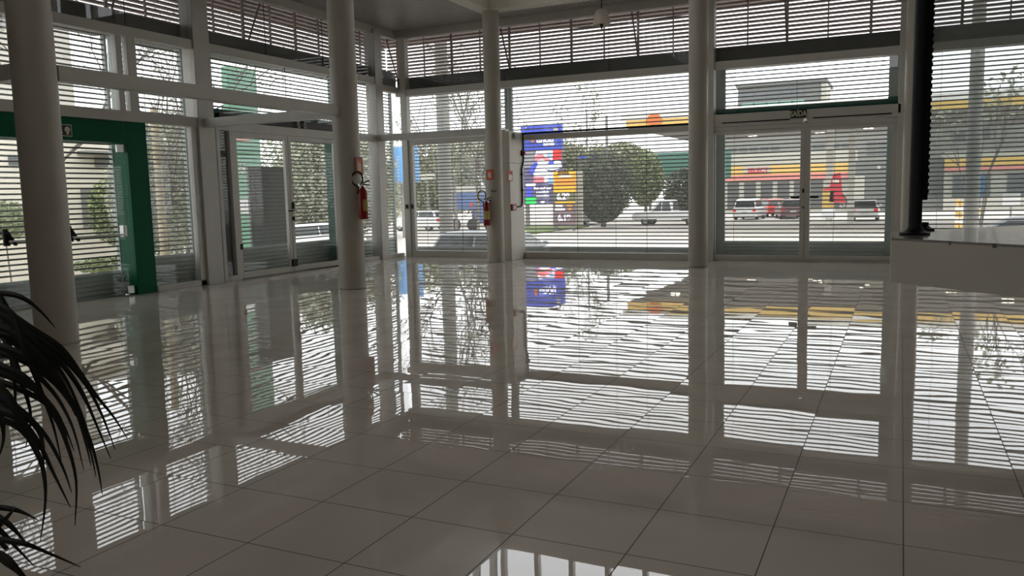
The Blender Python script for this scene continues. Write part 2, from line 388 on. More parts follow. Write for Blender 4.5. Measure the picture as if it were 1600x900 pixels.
pane_y(15, .12, XR, 3.93, 5.1, 'clerestory glass at the far right')
pane_y(16, XW+.3, -7.9, 2.88, 3.78, 'upper glass of the corner bay')
pane_y(17, -7.9, -3.68, 2.775, 3.78, 'upper glass of the middle bay', (-4.8,))
pane_y(18, -3.4, -.1, 2.93, 3.78, 'upper glass above the exit door', (-1.85,))
pane_y(19, XW+.3, -8.2, .15, 2.76, 'glass of the corner bay', (-9.2,))
pane_y(20, -7.6, -3.68, .14, 2.61, 'shop window beside the pillar', (-6.35, -4.8))
pane_y(21, .12, XR, .14, 3.78, 'glass at the far right behind the landing')
# bay frame of the corner sliding door with its two locks
r = sroot('door_1', 'white framed sliding pane beside the corner post', 'door', (-10.5, YW, 0))
MB().box(XW+.3, -8.2, YW-.05, YW+.05, 2.64, 2.76).build('door_rail', M['frame'], r, bevel=.004)
MB().box(XW+.3, XW+.40, YW-.05, YW+.05, .15, 2.64).build('door_stile', M['frame'], r, bevel=.004)
MB().box(XW+.33, XW+.38, YW-.08, YW-.05, 1.15, 1.25).build('lock', M['black'], r, bevel=.004)
MB().box(XW+.20, XW+.26, YW-.12, YW-.09, 1.15, 1.25).build('lock', M['black'], r, bevel=.004)

# ------------------------------------------------------------------ doors
# left double door
r = sroot('door_2', 'white framed glass double door in the left wall', 'door', (XW, 12.7, 0))
d = MB(); d.box(XW-.06, XW+.06, 10.86, 14.36, 2.67, 2.83); d.box(XW-.06, XW+.06, 10.86, 10.94, 0, 2.67); d.box(XW-.06, XW+.06, 11.17, 11.28, 0, 2.67)
d.box(XW-.06, XW+.06, 14.26, 14.36, 0, 2.67); d.box(XW-.06, XW+.06, 10.94, 11.17, 0, .1)
d.build('door_frame', M['frame'], r, bevel=.006)
MB().box(XW-.004, XW+.004, 10.94, 11.17, .1, 2.67).build('side_pane', M['glassdoor'], r)
MB().box(XW-.10, XW-.02, 10.95, 11.16, .1, 2.67).build('dark_return', M['greybox'], r)
for (y0, y1) in ((11.28, 12.72), (12.74, 14.26)):
    e = MB(); e.box(XW-.03, XW+.04, y0, y0+.075, .02, 2.66); e.box(XW-.03, XW+.04, y1-.075, y1, .02, 2.66)
    e.box(XW-.03, XW+.04, y0+.075, y1-.075, .02, .12); e.box(XW-.03, XW+.04, y0+.075, y1-.075, 2.58, 2.66)
    lf = e.build('door_leaf', M['frame'], r, bevel=.004)
    MB().box(XW-.004, XW+.004, y0+.075, y1-.075, .12, 2.58).build('pane', M['glassdoor'], lf)
lk = MB(); lk.box(XW+.04, XW+.07, 12.75, 12.80, 1.25, 1.38); lk.box(XW+.05, XW+.09, 12.62, 12.83, 1.20, 1.225); lk.box(XW+.04, XW+.07, 12.75, 12.79, 1.02, 1.10)
lk.build('door_lock', M['black'], r, bevel=.003)
MB().box(XW+.04, XW+.08, 12.66, 12.80, .12, .26).build('door_bolt', M['black'], r, bevel=.003)
MB().box(XW+.04, XW+.07, 11.29, 11.34, .55, .65).build('floor_latch', M['black'], r, bevel=.003)
MB().box(XW-.05, XW+.05, 10.98, 14.36, 2.84, 2.97).build('header_cover', M['brown'], r)
MB().tube([(XW+.06, 13.05, 2.97), (XW+.10, 13.0, 2.93), (XW+.10, 13.0, 2.86), (XW+.06, 13.08, 2.83)], .02).build('bracket', M['frame'], r, smooth=True)
MB().tube([(XW+.06, 13.24, 2.97), (XW+.10, 13.2, 2.93), (XW+.10, 13.2, 2.86), (XW+.06, 13.26, 2.83)], .02).build('bracket', M['frame'], r, smooth=True)
# exit double door in the back wall
r = sroot('door_3', 'white framed glass exit double door in the back wall', 'door', (-1.7, YW, 0))
d = MB(); d.box(-3.5, -.05, YW-.1, YW+.06, 2.73, 2.9); d.box(-3.5, -.1, YW-.06, YW+.06, 2.58, 2.66); d.box(-3.5, -3.40, YW-.06, YW+.06, 0, 2.6)
d.box(-.14, -.05, YW-.06, YW+.06, 0, 2.6); d.box(-3.5, -.1, YW-.06, YW+.06, 0, .035)
d.build('door_frame', M['frame'], r, bevel=.005)
MB().box(-3.5, -1.72, YW-.085, YW+.06, 2.66, 2.735).build('closer_cover', M['frame'], r, bevel=.004)
MB().box(-1.66, -.08, YW-.085, YW+.06, 2.67, 2.735).build('closer_cover', M['frame'], r, bevel=.004)
MB().box(-3.24, -1.96, YW-.105, YW-.06, 2.722, 2.742).build('closer_slot', M['black'], r)
MB().box(-1.55, -.2, YW-.105, YW-.06, 2.722, 2.742).build('closer_slot', M['black'], r)
for (x0, x1) in ((-3.40, -1.678), (-1.676, -.14)):
    e = MB(); wl = .02 if x0 < -3 else .09; wr = .09 if x0 < -3 else .02
    e.box(x0, x0+wl, YW-.04, YW+.03, .04, 2.58); e.box(x1-wr, x1, YW-.04, YW+.03, .04, 2.58)
    e.box(x0+wl, x1-wr, YW-.04, YW+.03, .04, .12); e.box(x0+wl, x1-wr, YW-.04, YW+.03, 2.52, 2.58)
    lf = e.build('door_leaf', M['frame'], r, bevel=.004)
    MB().box(x0+wl, x1-wr, YW-.004, YW+.004, .12, 2.52).build('pane', M['glassdoor'], lf)
MB().box(-1.93, -1.775, YW-.075, YW-.035, 1.225, 1.265).build('door_handle', M['black'], r, bevel=.004)
MB().box(-1.58, -1.425, YW-.075, YW-.035, 1.225, 1.265).build('door_handle', M['black'], r, bevel=.004)
MB().box(-1.72, -1.69, YW-.07, YW-.04, 1.33, 1.41).build('door_lock', M['black'], r, bevel=.004)
MB().box(-1.71, -1.69, YW-.07, YW-.04, 1.03, 1.07).build('door_lock', M['black'], r, bevel=.004)
# glass doors in the green doorway
r = sroot('door_4', 'frameless glass double door inside the green doorway', 'door', (XW, 7.9, 0))
for (y0, y1) in ((6.85, 7.93), (7.95, 9.03)):
    lf = MB().box(XW-.05, XW-.04, y0, y1, .03, 2.34).build('glass_leaf', M['glassclear'], r)
    for z0, z1 in ((.03, .15), (2.22, 2.34)):
        yh = y1 if y0 > 7.9 else y0+.12
        MB().box(XW-.065, XW-.025, yh-.13, yh, z0, z1).build('patch_fitting', M['chrome'], lf, bevel=.004)
    ya, yb = (7.97, 8.86) if y0 > 7.9 else (7.03, 7.9)
    MB().tube([(XW+.06, ya, .96), (XW+.06, yb, .96)], .016).build('push_bar', M['chrome'], lf, smooth=True)
    br = MB(); br.prism([(XW-.03, ya-.02, 1.13), (XW-.03, ya+.04, 1.13), (XW+.075, ya+.10, .93), (XW+.075, ya+.05, .93)], (.0, .0, -.03))
    br.prism([(XW-.03, ya-.03, 1.13), (XW-.03, ya+.03, 1.13), (XW-.03, ya+.05, .90), (XW-.03, ya-.03, .90)], (.035, 0, 0))
    br.build('bar_bracket', M['black'], lf, bevel=.003)
    br = MB(); br.box(XW-.03, XW+.075, yb-.03, yb+.03, .92, 1.10)
    br.build('bar_bracket', M['chrome'], lf, bevel=.012)

# ------------------------------------------------------------------ green portals between glass and shutter
t = thing('door_surround', 'dark green box frame around the left glass doorway', 'door surround', (XW-.15, 9.2, 0))
MB().box(XW-.30, XW+.02, 9.05, 9.42, 0, 2.71).build('jamb', M['green'], t, bevel=.004)
MB().box(XW-.30, XW+.02, 6.45, 6.82, 0, 2.71).build('jamb', M['green'], t, bevel=.004)
MB().box(XW-.30, XW+.02, 6.82, 9.05, 2.36, 2.71).build('lintel', M['green'], t, bevel=.004)
t = thing('door_surround', 'teal green frame outside the left double door', 'door surround', (XW-.2, 14.2, 0))
MB().box(XW-.30, XW-.09, 14.30, 14.56, 0, 3.02).build('jamb', M['teal'], t, bevel=.004)
MB().box(XW-.30, XW-.09, 10.82, 14.30, 2.84, 3.06).build('lintel', M['teal'], t, bevel=.004)
t = thing('door_surround', 'teal green beam over the exit door', 'door surround', (-1.7, YW+.2, 2.9))
MB().box(-3.40, -.10, YW+.10, YW+.28, 2.78, 3.02).build('lintel', M['teal'], t, bevel=.004)
MB().box(-.27, -.10, YW+.085, YW+.1, 2.93, 3.05).build('end_plate', M['teal'], t)

# ------------------------------------------------------------------ roller shutters
SX, SY = XW-.36, YW+.36
def shutter(label, axis, a0, a1, solid, box=True, zt=4.03, g0=.08, g1=.08):
    mid = (a0+a1)/2
    loc = (SX, mid, -.05) if axis == 'x' else (mid, SY, -.05)
    t = thing('roller_shutter', label, 'shutter', loc, group='roller shutters outside the glass')
    def bx(mb, a, b, d0, d1, z0, z1):
        if axis == 'x': mb.box(SX-d1, SX-d0, a, b, z0, z1)
        else: mb.box(a, b, SY+d0, SY+d1, z0, z1)
    s = MB(); z = solid+.066; pitch = .076 if axis == 'x' else .080
    while z < zt:
        bx(s, a0+g0, a1-g1, -.012, .012, z, z+.025); z += pitch
    s.build('slats', M['alu'], t)
    s = MB(); z = -.05; n = max(1, round((solid+.05)/.077)); h = (solid+.05)/n
    for k in range(n):
        zz = -.05+k*h
        pts = [(.0, zz), (-.018, zz+h*.25), (-.018, zz+h*.65), (0, zz+h*.9), (0, zz+h), (.012, zz+h), (.012, zz)]
        if axis == 'x': s.prism([(SX-p, a0+g0, q) for p, q in pts], (0, a1-g1-a0-g0, 0))
        else: s.prism([(a0+g0, SY+p, q) for p, q in pts], (a1-g1-a0-g0, 0, 0))
    s.build('bottom_panel', M['solid'], t)
    for a, b in ((a0, a0+g0), (a1-g1, a1)):
        s = MB(); bx(s, a, b, -.04, .04, -.05, zt); s.build('guide_rail', M['guide'], t, bevel=.004)
    k = a0+.6
    while k < a1-.3:
        s = MB(); bx(s, k-.003, k+.003, -.003, .003, solid, zt); k += 1.9
        s.build('link_wire', M['alu'], t)
    if box:
        s = MB(); bx(s, a0, a1, -.18, .2, zt, zt+.36); s.build('housing', M['box'], t, bevel=.01)
    return t
shutter('slatted shutter behind the green doorway', 'x', 4.6, 9.09, .38, g1=.04)
shutter('slatted shutter between green doorway and tall post', 'x', 9.17, 10.62, .55)
shutter('wide slatted shutter outside the left double door', 'x', 10.66, 14.7, .55, g0=.25)
shutter('narrow slatted shutter at the left wall corner', 'x', 14.74, 16.98, .45, g1=.05)
shutter('slatted shutter of the corner bay by the slim post', 'y', -10.97, -8.12, .22, zt=3.88)
shutter('broad slatted shutter of the middle bay with the price totem behind', 'y', -8.1, -3.72, .24, zt=3.88)
shutter('slatted shutter outside the exit double door', 'y', -3.68, -.05, .38, zt=3.88, g0=.42, g1=.22)
shutter('slatted shutter seen through the glass partition at right', 'y', 0, 4.9, .38, zt=3.88)

# ------------------------------------------------------------------ louvre screens under the eave
def louvre(label, axis, a0, a1, p):
    loc = (p, (a0+a1)/2, 4.3) if axis == 'x' else ((a0+a1)/2, p, 4.3)
    t = thing('louvre_screen', label, 'louvre', loc)
    sg = -1 if axis == 'x' else 1
    s = MB(); z = 4.28
    while z < 5.36:
        pts = [(-.055, z), (-.055, z+.037), (.055, z+.037), (.055, z)]
        if axis == 'x': s.prism([(p+sg*u, a0, v) for u, v in pts], (0, a1-a0, 0))
        else: s.prism([(a0, p+sg*u, v) for u, v in pts], (a1-a0, 0, 0))
        z += .081
    s.build('blades', M['louver'], t)
    k = 0; a = a0+.35
    while a < a1:
        wd = .025 if k % 2 == 0 else .012
        s = MB()
        if axis == 'x': s.box(p+.08, p+.12, a-wd, a+wd, 4.2, 5.39)
        else: s.box(a-wd, a+wd, p-.12, p-.08, 4.2, 5.39)
        s.build('upright', M['louver'], t)
        if k % 4 == 0:
            s = MB()
            if axis == 'x': s.tube([(XW-.12, a, 5.36), (p+.1, a, 4.25)], .018, 6)
            else: s.tube([(a, YW+.12, 5.36), (a, p-.1, 4.25)], .018, 6)
            s.build('strut', M['eave'], t)
        a += .76; k += 1
louvre('brown sun louvres above the left glass wall', 'x', 3.0, 17.4, -11.65)
louvre('brown sun louvres above the back glass wall', 'y', -11.6, 5.0, 17.5)

# ------------------------------------------------------------------ round columns
def column(label, x, y, r, ztop=5.2):
    t = thing('round_column', label, 'column', (x, y, 0), group='round columns in the hall')
    MB().lathe([(0, 0), (r, 0), (r, ztop), (0, ztop)], (x, y, 0), 64).build('shaft', M['column'], t, smooth=True)
    MB().lathe([(r, 0), (r+.006, 0), (r+.006, .012), (r, .016)], (x, y, 0), 64).build('base_joint', M['kerb'], t, smooth=True)
column('nearest white round column, behind the palm fronds', -7.93, 5.57, .205, 5.21)
column('white round column with extinguisher, between doors and corner', -7.87, 10.62, .205, 5.21)
column('white round column in front of the boxed pillar', -7.80, 15.64, .175, 5.21)
column('white round column left of the exit door', -3.42, 15.32, .175, 5.27)
column('white round column behind the black post', .16, 16.3, .16, 5.27)
# beams tying the columns
t = tag(MB().box(-7.98, -7.83, 5.77, 10.42, 2.70, 2.86).build('tie_beam', M['frame'], bevel=.006), 'long white beam between the two left columns', 'beam')
t = tag(MB().box(XW+.1, -8.07, 10.55, 10.69, 2.69, 2.84).build('tie_beam', M['frame'], bevel=.006), 'white beam from tall post to second column', 'beam')
t = tag(MB().box(XW+.07, -8.13, 5.5, 5.64, 2.71, 2.87).build('tie_beam', M['frame'], bevel=.006), 'white beam from left wall to nearest column', 'beam')
t = tag(MB().box(XW+.1, -7.97, 15.74, 15.88, 2.70, 2.85).build('tie_beam', M['frame'], bevel=.006), 'white beam from corner post to third column', 'beam')

# boxed pillar with its fittings
t = thing('boxed_pillar', 'low white boxed pillar behind the third column', 'pillar', (-7.9, 16.2, 0))
MB().box(-8.2, -7.60, 15.98, YW-.02, 0, 2.1).build('lower_box', M['white'], t, bevel=.006)
MB().box(-8.2, -7.60, 15.98, YW-.02, 2.105, 2.78).build('upper_box', M['white'], t, bevel=.006)
PX = -7.60
def on_pillar(x, y): return atx(x, y, PX)
p = on_pillar(797, 275)
o = thing('fire_sign', 'small red and white call point sign on the boxed pillar', 'sign', p)
MB().box(PX, PX+.006, p.y-.12, p.y+.12, p.z-.11, p.z+.11).build('panel', M['signred'], o)
MB().box(PX+.006, PX+.009, p.y-.09, p.y+.09, p.z-.09, p.z+.03).build('pictogram', M['signwhite'], o)
p = on_pillar(801, 324)
o = thing('alarm_call_point', 'small red alarm box on the boxed pillar', 'alarm', p)
MB().box(PX, PX+.05, p.y-.1, p.y+.1, p.z-.07, p.z+.07).build('case', M['red'], o, bevel=.006)
MB().box(PX+.05, PX+.054, p.y-.04, p.y+.05, p.z-.04, p.z+.03).build('window', M['signwhite'], o)
o = thing('alarm_siren', 'dark red siren beside the black conduit', 'siren', (PX+.03, 16.66, 2.33))
MB().lathe([(0, 0), (.05, 0), (.05, .03), (.03, .07), (0, .08)], (PX+.01, 16.62, 2.33), 20, Matrix.Rotation(math.pi/2, 3, 'Y')).build('horn', M['red'], o, smooth=True)
MB().box(PX, PX+.02, 16.56, 16.68, 2.27, 2.39).build('base', M['black'], o)
o = thing('conduit_pipe', 'black conduit running down the boxed pillar', 'conduit', (PX+.02, 16.6, 1.2))
MB().tube([(PX+.02, 16.66, 2.76), (PX+.02, 16.66, 2.2), (PX+.02, 16.62, 2.1), (PX+.02, 16.55, 2.0), (PX+.02, 16.55, 1.3), (PX+.02, 16.53, 1.2), (PX+.02, 16.46, 1.16), (PX+.02, 16.3, 1.16)], .017, 8).build('pipe', M['black'], o, smooth=True)
for z in (1.5, 1.85): MB().box(PX, PX+.045, 16.52, 16.58, z, z+.03).build('clip', M['black'], o)
o = tag(MB().box(PX, PX+.06, 16.15, 16.3, 2.62, 2.74).build('junction_box', M['guide'], bevel=.01), 'grey box near the top of the boxed pillar', 'box')

# ------------------------------------------------------------------ fire extinguishers and their signs
def extinguisher(label, base, nrm, side):
    """base: wall point at bottom height, nrm: out of the column, side: hose side"""
    n = Vector(nrm).normalized(); s = Vector(side).normalized(); c = Vector(base)+n*.095
    t = thing('fire_extinguisher', label, 'fire extinguisher', c)
    R = .07
    MB().lathe([(0, 0), (R*.92, 0), (R, .02), (R, .40), (R*.93, .44), (R*.6, .475), (.028, .49), (.028, .51), (0, .51)], c, 32).build('cylinder', M['red'], t, smooth=True)
    # label wraps the front
    ang = math.atan2((-s+n*1.4).y, (-s+n*1.4).x); lb = MB()
    for k in range(12):
        a0 = ang-1.15+k*2.3/12; a1 = a0+2.3/12; r = R+.002
        lb.quad(c+Vector((r*math.cos(a0), r*math.sin(a0), .13)), c+Vector((r*math.cos(a1), r*math.sin(a1), .13)), c+Vector((r*math.cos(a1), r*math.sin(a1), .31)), c+Vector((r*math.cos(a0), r*math.sin(a0), .31)))
    lb.build('paper_label', M['sticker'], t, smooth=True)
    v = MB(); v.lathe([(0, .51), (.022, .51), (.022, .55), (.015, .565), (0, .565)], c, 16)
    v.build('valve', M['chrome'], t, smooth=True)
    hd = MB(); hd.tube([c+Vector((0, 0, .56)), c-s*.05+Vector((0, 0, .575)), c-s*.11+Vector((0, 0, .60))], [.012, .01, .008]); hd.tube([c+Vector((0, 0, .545)), c-s*.05+Vector((0, 0, .535)), c-s*.11+Vector((0, 0, .525))], [.012, .01, .008])
    hd.build('handle', M['black'], t, smooth=True)
    pts = [c+Vector((0, 0, .545))]
    cc = c+s*.085+n*.01+Vector((0, 0, .63))
    for k in range(19):
        a = math.radians(-60+k*300/18)
        pts.append(cc-s*.0+s*(-.085*math.cos(a))+Vector((0, 0, .085*math.sin(a)*1.25)))
    pts.append(c+s*.055+Vector((0, 0, .50))); pts.append(c+s*.078+Vector((0, 0, .40)))
    MB().tube(pts, .011, 8).build('hose', M['rubber'], t, smooth=True)
    b = MB(); b.box(-.03, .03, -.012, .012, .40, .55, Matrix.Translation(Vector(base)+n*.012) @ Matrix.Rotation(math.atan2(n.y, n.x)-math.pi/2, 4, 'Z'))
    b.build('bracket', M['chrome'], t)
    return t
cx, cy_ = -7.87, 10.62
def cpt(cx, cy, r, ang): return Vector((cx+r*math.cos(ang), cy+r*math.sin(ang), 0))
a = math.radians(-8); n = Vector((math.cos(a), math.sin(a), 0)); s = Vector((-.9, -.43, 0))
extinguisher('red fire extinguisher hung on the second column', cpt(cx, cy_, .205, a)+Vector((0, 0, 1.10)), n, s)
def colsign(label, cx, cy, r, ang, z, w, h, border):
    n = Vector((math.cos(ang), math.sin(ang), 0)); s = Vector((-n.y, n.x, 0)); c = Vector((cx, cy, z))+n*(r+.004)
    t = thing('fire_sign', label, 'sign', c)
    Mx = Matrix.Translation(c) @ Matrix.Rotation(ang-math.pi/2, 4, 'Z')
    MB().box(-w/2, w/2, -.002, .006, -h/2, h/2, Mx).build('panel', M[border], t)
    MB().box(-w*.36, w*.36, .006, .009, -h*.38, h*.40, Mx).build('field', M['orange'], t)
    pb = MB(); pb.box(-w*.16, w*.05, .009, .011, -h*.28, h*.12, Mx); pb.box(-w*.10, w*.0, .009, .011, h*.12, h*.22, Mx); pb.box(w*.10, w*.22, .009, .011, -h*.25, h*.26, Mx)
    pb.build('pictogram', M['signwhite'], t)
colsign('small framed extinguisher sign on the second column', cx, cy_, .205, math.radians(4), 1.93, .21, .27, 'brownwood')
c3x, c3y = -7.80, 15.64
a = math.radians(-100); n = Vector((math.cos(a), math.sin(a), 0))
extinguisher('red fire extinguisher hung on the third column', cpt(c3x, c3y, .175, a)+Vector((-.03, 0, .79)), n, Vector((-.94, -.34, 0)))
colsign('orange and red extinguisher sign on the third column', c3x, c3y, .175, math.radians(-96), 1.85, .18, .21, 'signred')
tag(MB().box(-7.80, -7.68, c3y-.182, c3y-.168, 1.49, 1.53).build('tag_plate', M['greybox']), 'small grey tag plate above the extinguisher on the third column', 'tag')

# ------------------------------------------------------------------ exit signs
a0 = at(1235, 177, YW-.1); b0 = at(1260.5, 177, YW-.1)
t = thing('exit_sign', 'black SAÍDA plaque above the exit door', 'sign', ((a0.x+b0.x)/2, YW-.1, 2.83))
MB().box(a0.x, b0.x, YW-.112, YW-.1, 2.745, 2.905).build('plate', M['plaque'], t)
text('lettering', 'SAÍDA', .145, M['glow'], t, ((a0.x+b0.x)/2, YW-.114, 2.822), (1, 0, 0), (0, 0, 1), .002, sx=.72)
p = atx(112, 209, XW+.02)
t = thing('exit_sign', 'black exit plaque with arrow on the green lintel', 'sign', (XW+.02, p.y-.25, p.z))
ex0, ex1, ez = p.y-.52, p.y, 2.495
MB().box(XW+.02, XW+.028, ex0, ex1, ez-.085, ez+.085).build('border', M['glow'], t)
MB().box(XW+.028, XW+.031, ex0+.012, ex1-.012, ez-.073, ez+.073).build('plate', M['plaque'], t)
text('lettering', 'SAÍDA', .115, M['glow'], t, (XW+.032, ex0+.24, ez-.005), (0, 1, 0), (0, 0, 1), .002, sx=.8)
ar = MB(); ya = ex1-.072
ar.prism([(XW+.031, ya+.044*math.cos(k*.5236), ez+.012+.044*math.sin(k*.5236)) for k in range(12)], (.003, 0, 0)); ar.box(XW+.031, XW+.034, ya-.02, ya+.02, ez-.06, ez-.03)
ar.build('arrow', M['glow'], t)

# ------------------------------------------------------------------ pendant lamp
lp = at(940, 30, 15.98)
t = thing('pendant_lamp', 'frosted bell pendant lamp hanging before the back windows', 'lamp', (lp.x, lp.y, ZC))
MB().lathe([(0, ZC), (.05, ZC), (.05, ZC-.03), (.012, ZC-.04), (0, ZC-.04)], (lp.x, lp.y, 0), 20).build('ceiling_cup', M['black'], t, smooth=True)
MB().tube([(lp.x, lp.y, ZC-.03), (lp.x, lp.y, 4.66)], .012).build('stem', M['black'], t, smooth=True)
MB().lathe([(.03, 5.06), (.075, 5.05), (.12, 5.0), (.155, 4.9), (.175, 4.78), (.17, 4.74), (.15, 4.78), (.13, 4.9), (.10, 4.98), (.03, 5.03)], (lp.x, lp.y, 0), 36).build('lamp_shade', M['shade'], t, smooth=True)
MB().lathe([(0, 4.98), (.03, 4.98), (.032, 4.75), (.02, 4.68), (0, 4.67)], (lp.x, lp.y, 0), 20).build('lamp_socket', M['brown'], t, smooth=True)

# ------------------------------------------------------------------ cantilevered landing with post and glass
A = Vector((-.045, 5.0, 0)); dF = Vector((.7071, -.7071, 0)); dB = Vector((.7071, .7071, 0))
B = atz(1392, 362, 1.146); B.z = 0
tR = (XR-A.x)/dF.x; tB = (XR-B.x)/dB.x
P1 = A+dF*tR; P2 = B+dB*tB
zt, zb = 1.146, .9
t = thing('stair_landing', 'thick white cantilevered landing slab at right edge', 'landing', (2.5, 4.5, zb))
def poly(pts, z): return [(q.x, q.y, z) for q in pts]
MB().prism(poly((A, P1, P2, B), zb), (0, 0, zt-zb-.012)).build('slab', M['slab'], t, bevel=.004)
q = .004
MB().prism(poly((A, P1, P2, B), zt-.012), (0, 0, .012)).build('stone_top', M['slabtop'], t)
for x_, w_ in ((1493, .006), (1560, .011)):
    v_ = (x_-1391)/(1600-1391); q_ = A+dF*(.80*v_)
    MB().box(-w_, w_, -.002, .004, zt-.022, zt+.0005, Matrix.Translation(q_) @ Matrix.Rotation(-math.pi/4, 4, 'Z')).build('chipped_joint', M['greybox'], t)
pb = atz(1429, 366, zt); pb.z = zt
t = thing('black_post', 'tall black steel post with flared foot on the landing', 'post', pb)
MB().lathe([(0, zt), (.082, zt), (.084, zt+.010), (.062, zt+.016), (.048, zt+.028), (.0365, zt+.045), (.0365, 7.3), (0, 7.3)], (pb.x, pb.y, 0), 32).build('tube', M['black'], t, smooth=True)
g0 = pb+Vector((.085, .03, 0))
ch = MB(); ch.box(.03, .058, -.025, .025, zt+.20, 7.3, Matrix.Translation((pb.x, pb.y, 0)) @ Matrix.Rotation(.15, 4, 'Z'))
z = zt+.24
while z < 3.2:
    ch.box(.058, .064, -.025, .025, z, z+.02, Matrix.Translation((pb.x, pb.y, 0)) @ Matrix.Rotation(.15, 4, 'Z')); z += .04
ch.build('gasket_channel', M['rubber'], t)
p2 = atz(1440, 359.5, zt)
MB().lathe([(0, zt), (.074, zt), (.076, zt+.010), (.055, zt+.016), (.04, zt+.028), (.04, zt+.05), (0, zt+.05)], (p2.x, p2.y, 0), 28).build('rear_foot', M['black'], t, smooth=True)
gd = Vector((.7071, -.7071, 0)); n_ = Vector((.7071, .7071, 0))
g1 = Vector((pb.x+.05, pb.y+.012, zt+.215)); gl = (XR-g1.x)/gd.x-.05
mb = MB(); mb.prism([g1, g1+gd*gl, g1+gd*gl+Vector((0, 0, 6)), g1+Vector((0, 0, 6))], n_*.01)
t = tag(mb.build('glass_partition', M['glasstint']), 'tall greenish glass sheet right of the black post', 'glass partition')

# ------------------------------------------------------------------ potted palm in the left foreground
pot = atd(-330, 1000, 1.75)
t = thing('potted_palm', 'dark potted palm with drooping fronds at the left edge', 'plant', (pot.x, pot.y, 0))
MB().lathe([(0, 0), (.13, 0), (.15, .02), (.19, .30), (.20, .32), (.18, .32), (.17, .28), (0, .28)], (pot.x, pot.y, 0), 32).build('pot', M['pot'], t, smooth=True)
MB().lathe([(0, .27), (.17, .275), (0, .3)], (pot.x, pot.y, 0), 24).build('soil', M['soil'], t)
crown = Vector((pot.x, pot.y, .75))
MB().tube([(pot.x, pot.y, .25), (pot.x+.01, pot.y, .5), crown], [.03, .025, .03]).build('trunk', M['palmstem'], t, smooth=True)
LV = [
 (1.75, 11, [(-40,458),(12,459),(40,468),(65,488),(86,512)]),
 (1.70, 15, [(-40,462),(0,481),(50,515),(95,545),(130,590),(152,620),(178,652),(200,687)]),
 (1.66, 15, [(-40,492),(0,506),(60,530),(100,560),(135,602),(160,650),(180,703)]),
 (1.62, 15, [(-40,512),(0,521),(50,536),(90,562),(125,607),(150,662),(173,717)]),
 (1.60, 15, [(-40,530),(0,541),(45,560),(85,590),(115,632),(140,686),(153,732),(160,773)]),
 (1.72, 14, [(-15,440),(8,480),(30,530),(55,580),(90,622),(115,672),(131,735)]),
 (1.56, 15, [(-40,556),(0,571),(40,592),(80,640),(104,692),(119,752),(117,822)]),
 (1.52, 16, [(-40,628),(0,641),(30,656),(60,692),(85,742),(110,793)]),
 (1.50, 17, [(-40,570),(0,606),(25,640),(50,690),(67,732),(71,782),(63,846)]),
 (1.64, 14, [(-40,545),(0,552),(42,566),(88,600),(122,650),(140,700),(150,745)]),
 (1.58, 13, [(-20,470),(20,492),(38,545),(62,605),(84,668),(96,722)]),
 (1.55, 12, [(-30,560),(-5,625),(4,662),(5,690),(-4,720)]),
 (1.48, 11, [(-40,790),(0,793),(25,797),(45,805),(60,813)]),
 (1.46, 11, [(-40,785),(0,809),(20,825),(35,842),(44,852)]),
 (1.42, 12, [(-40,838),(0,843),(40,850),(80,866),(126,886)]),
 (1.45, 10, [(-40,800),(0,829),(25,855),(53,884)]),
 (1.40, 20, [(-40,852),(0,869),(20,884),(40,905),(60,930)]),
 (1.63, 15, [(-40,516),(5,524),(40,548),(72,575),(100,612),(118,650)]),
 (1.68, 13, [(-40,590),(0,597),(35,610),(70,630),(98,662),(116,705)]),
 (1.54, 16, [(-40,600),(0,622),(35,645),(60,672),(68,705),(66,745)]),
 (1.61, 12, [(-10,500),(15,545),(35,600),(48,650),(40,700)]),
 (1.67, 14, [(-40,480),(5,494),(45,520),(85,556),(118,600),(140,642)]),
 (1.57, 13, [(-40,575),(0,583),(40,600),(70,622),(95,655),(108,700)]),
 (1.59, 12, [(-40,505),(10,515),(55,548),(92,590),(118,640),(136,700),(142,728)]),
 (1.65, 13, [(-40,620),(0,630),(38,648),(72,682),(98,730),(112,770)]),
 (1.53, 13, [(-40,645),(0,655),(28,668),(50,695),(66,730)]),
 (1.66, 11, [(-20,455),(5,500),(18,560),(24,620),(20,670)]),
 (1.6, 12, [(-40,468),(10,498),(60,540),(98,585),(125,640),(146,700)]),
 (1.44, 9, [(-30,850),(0,820),(18,800),(22,790)]),
]
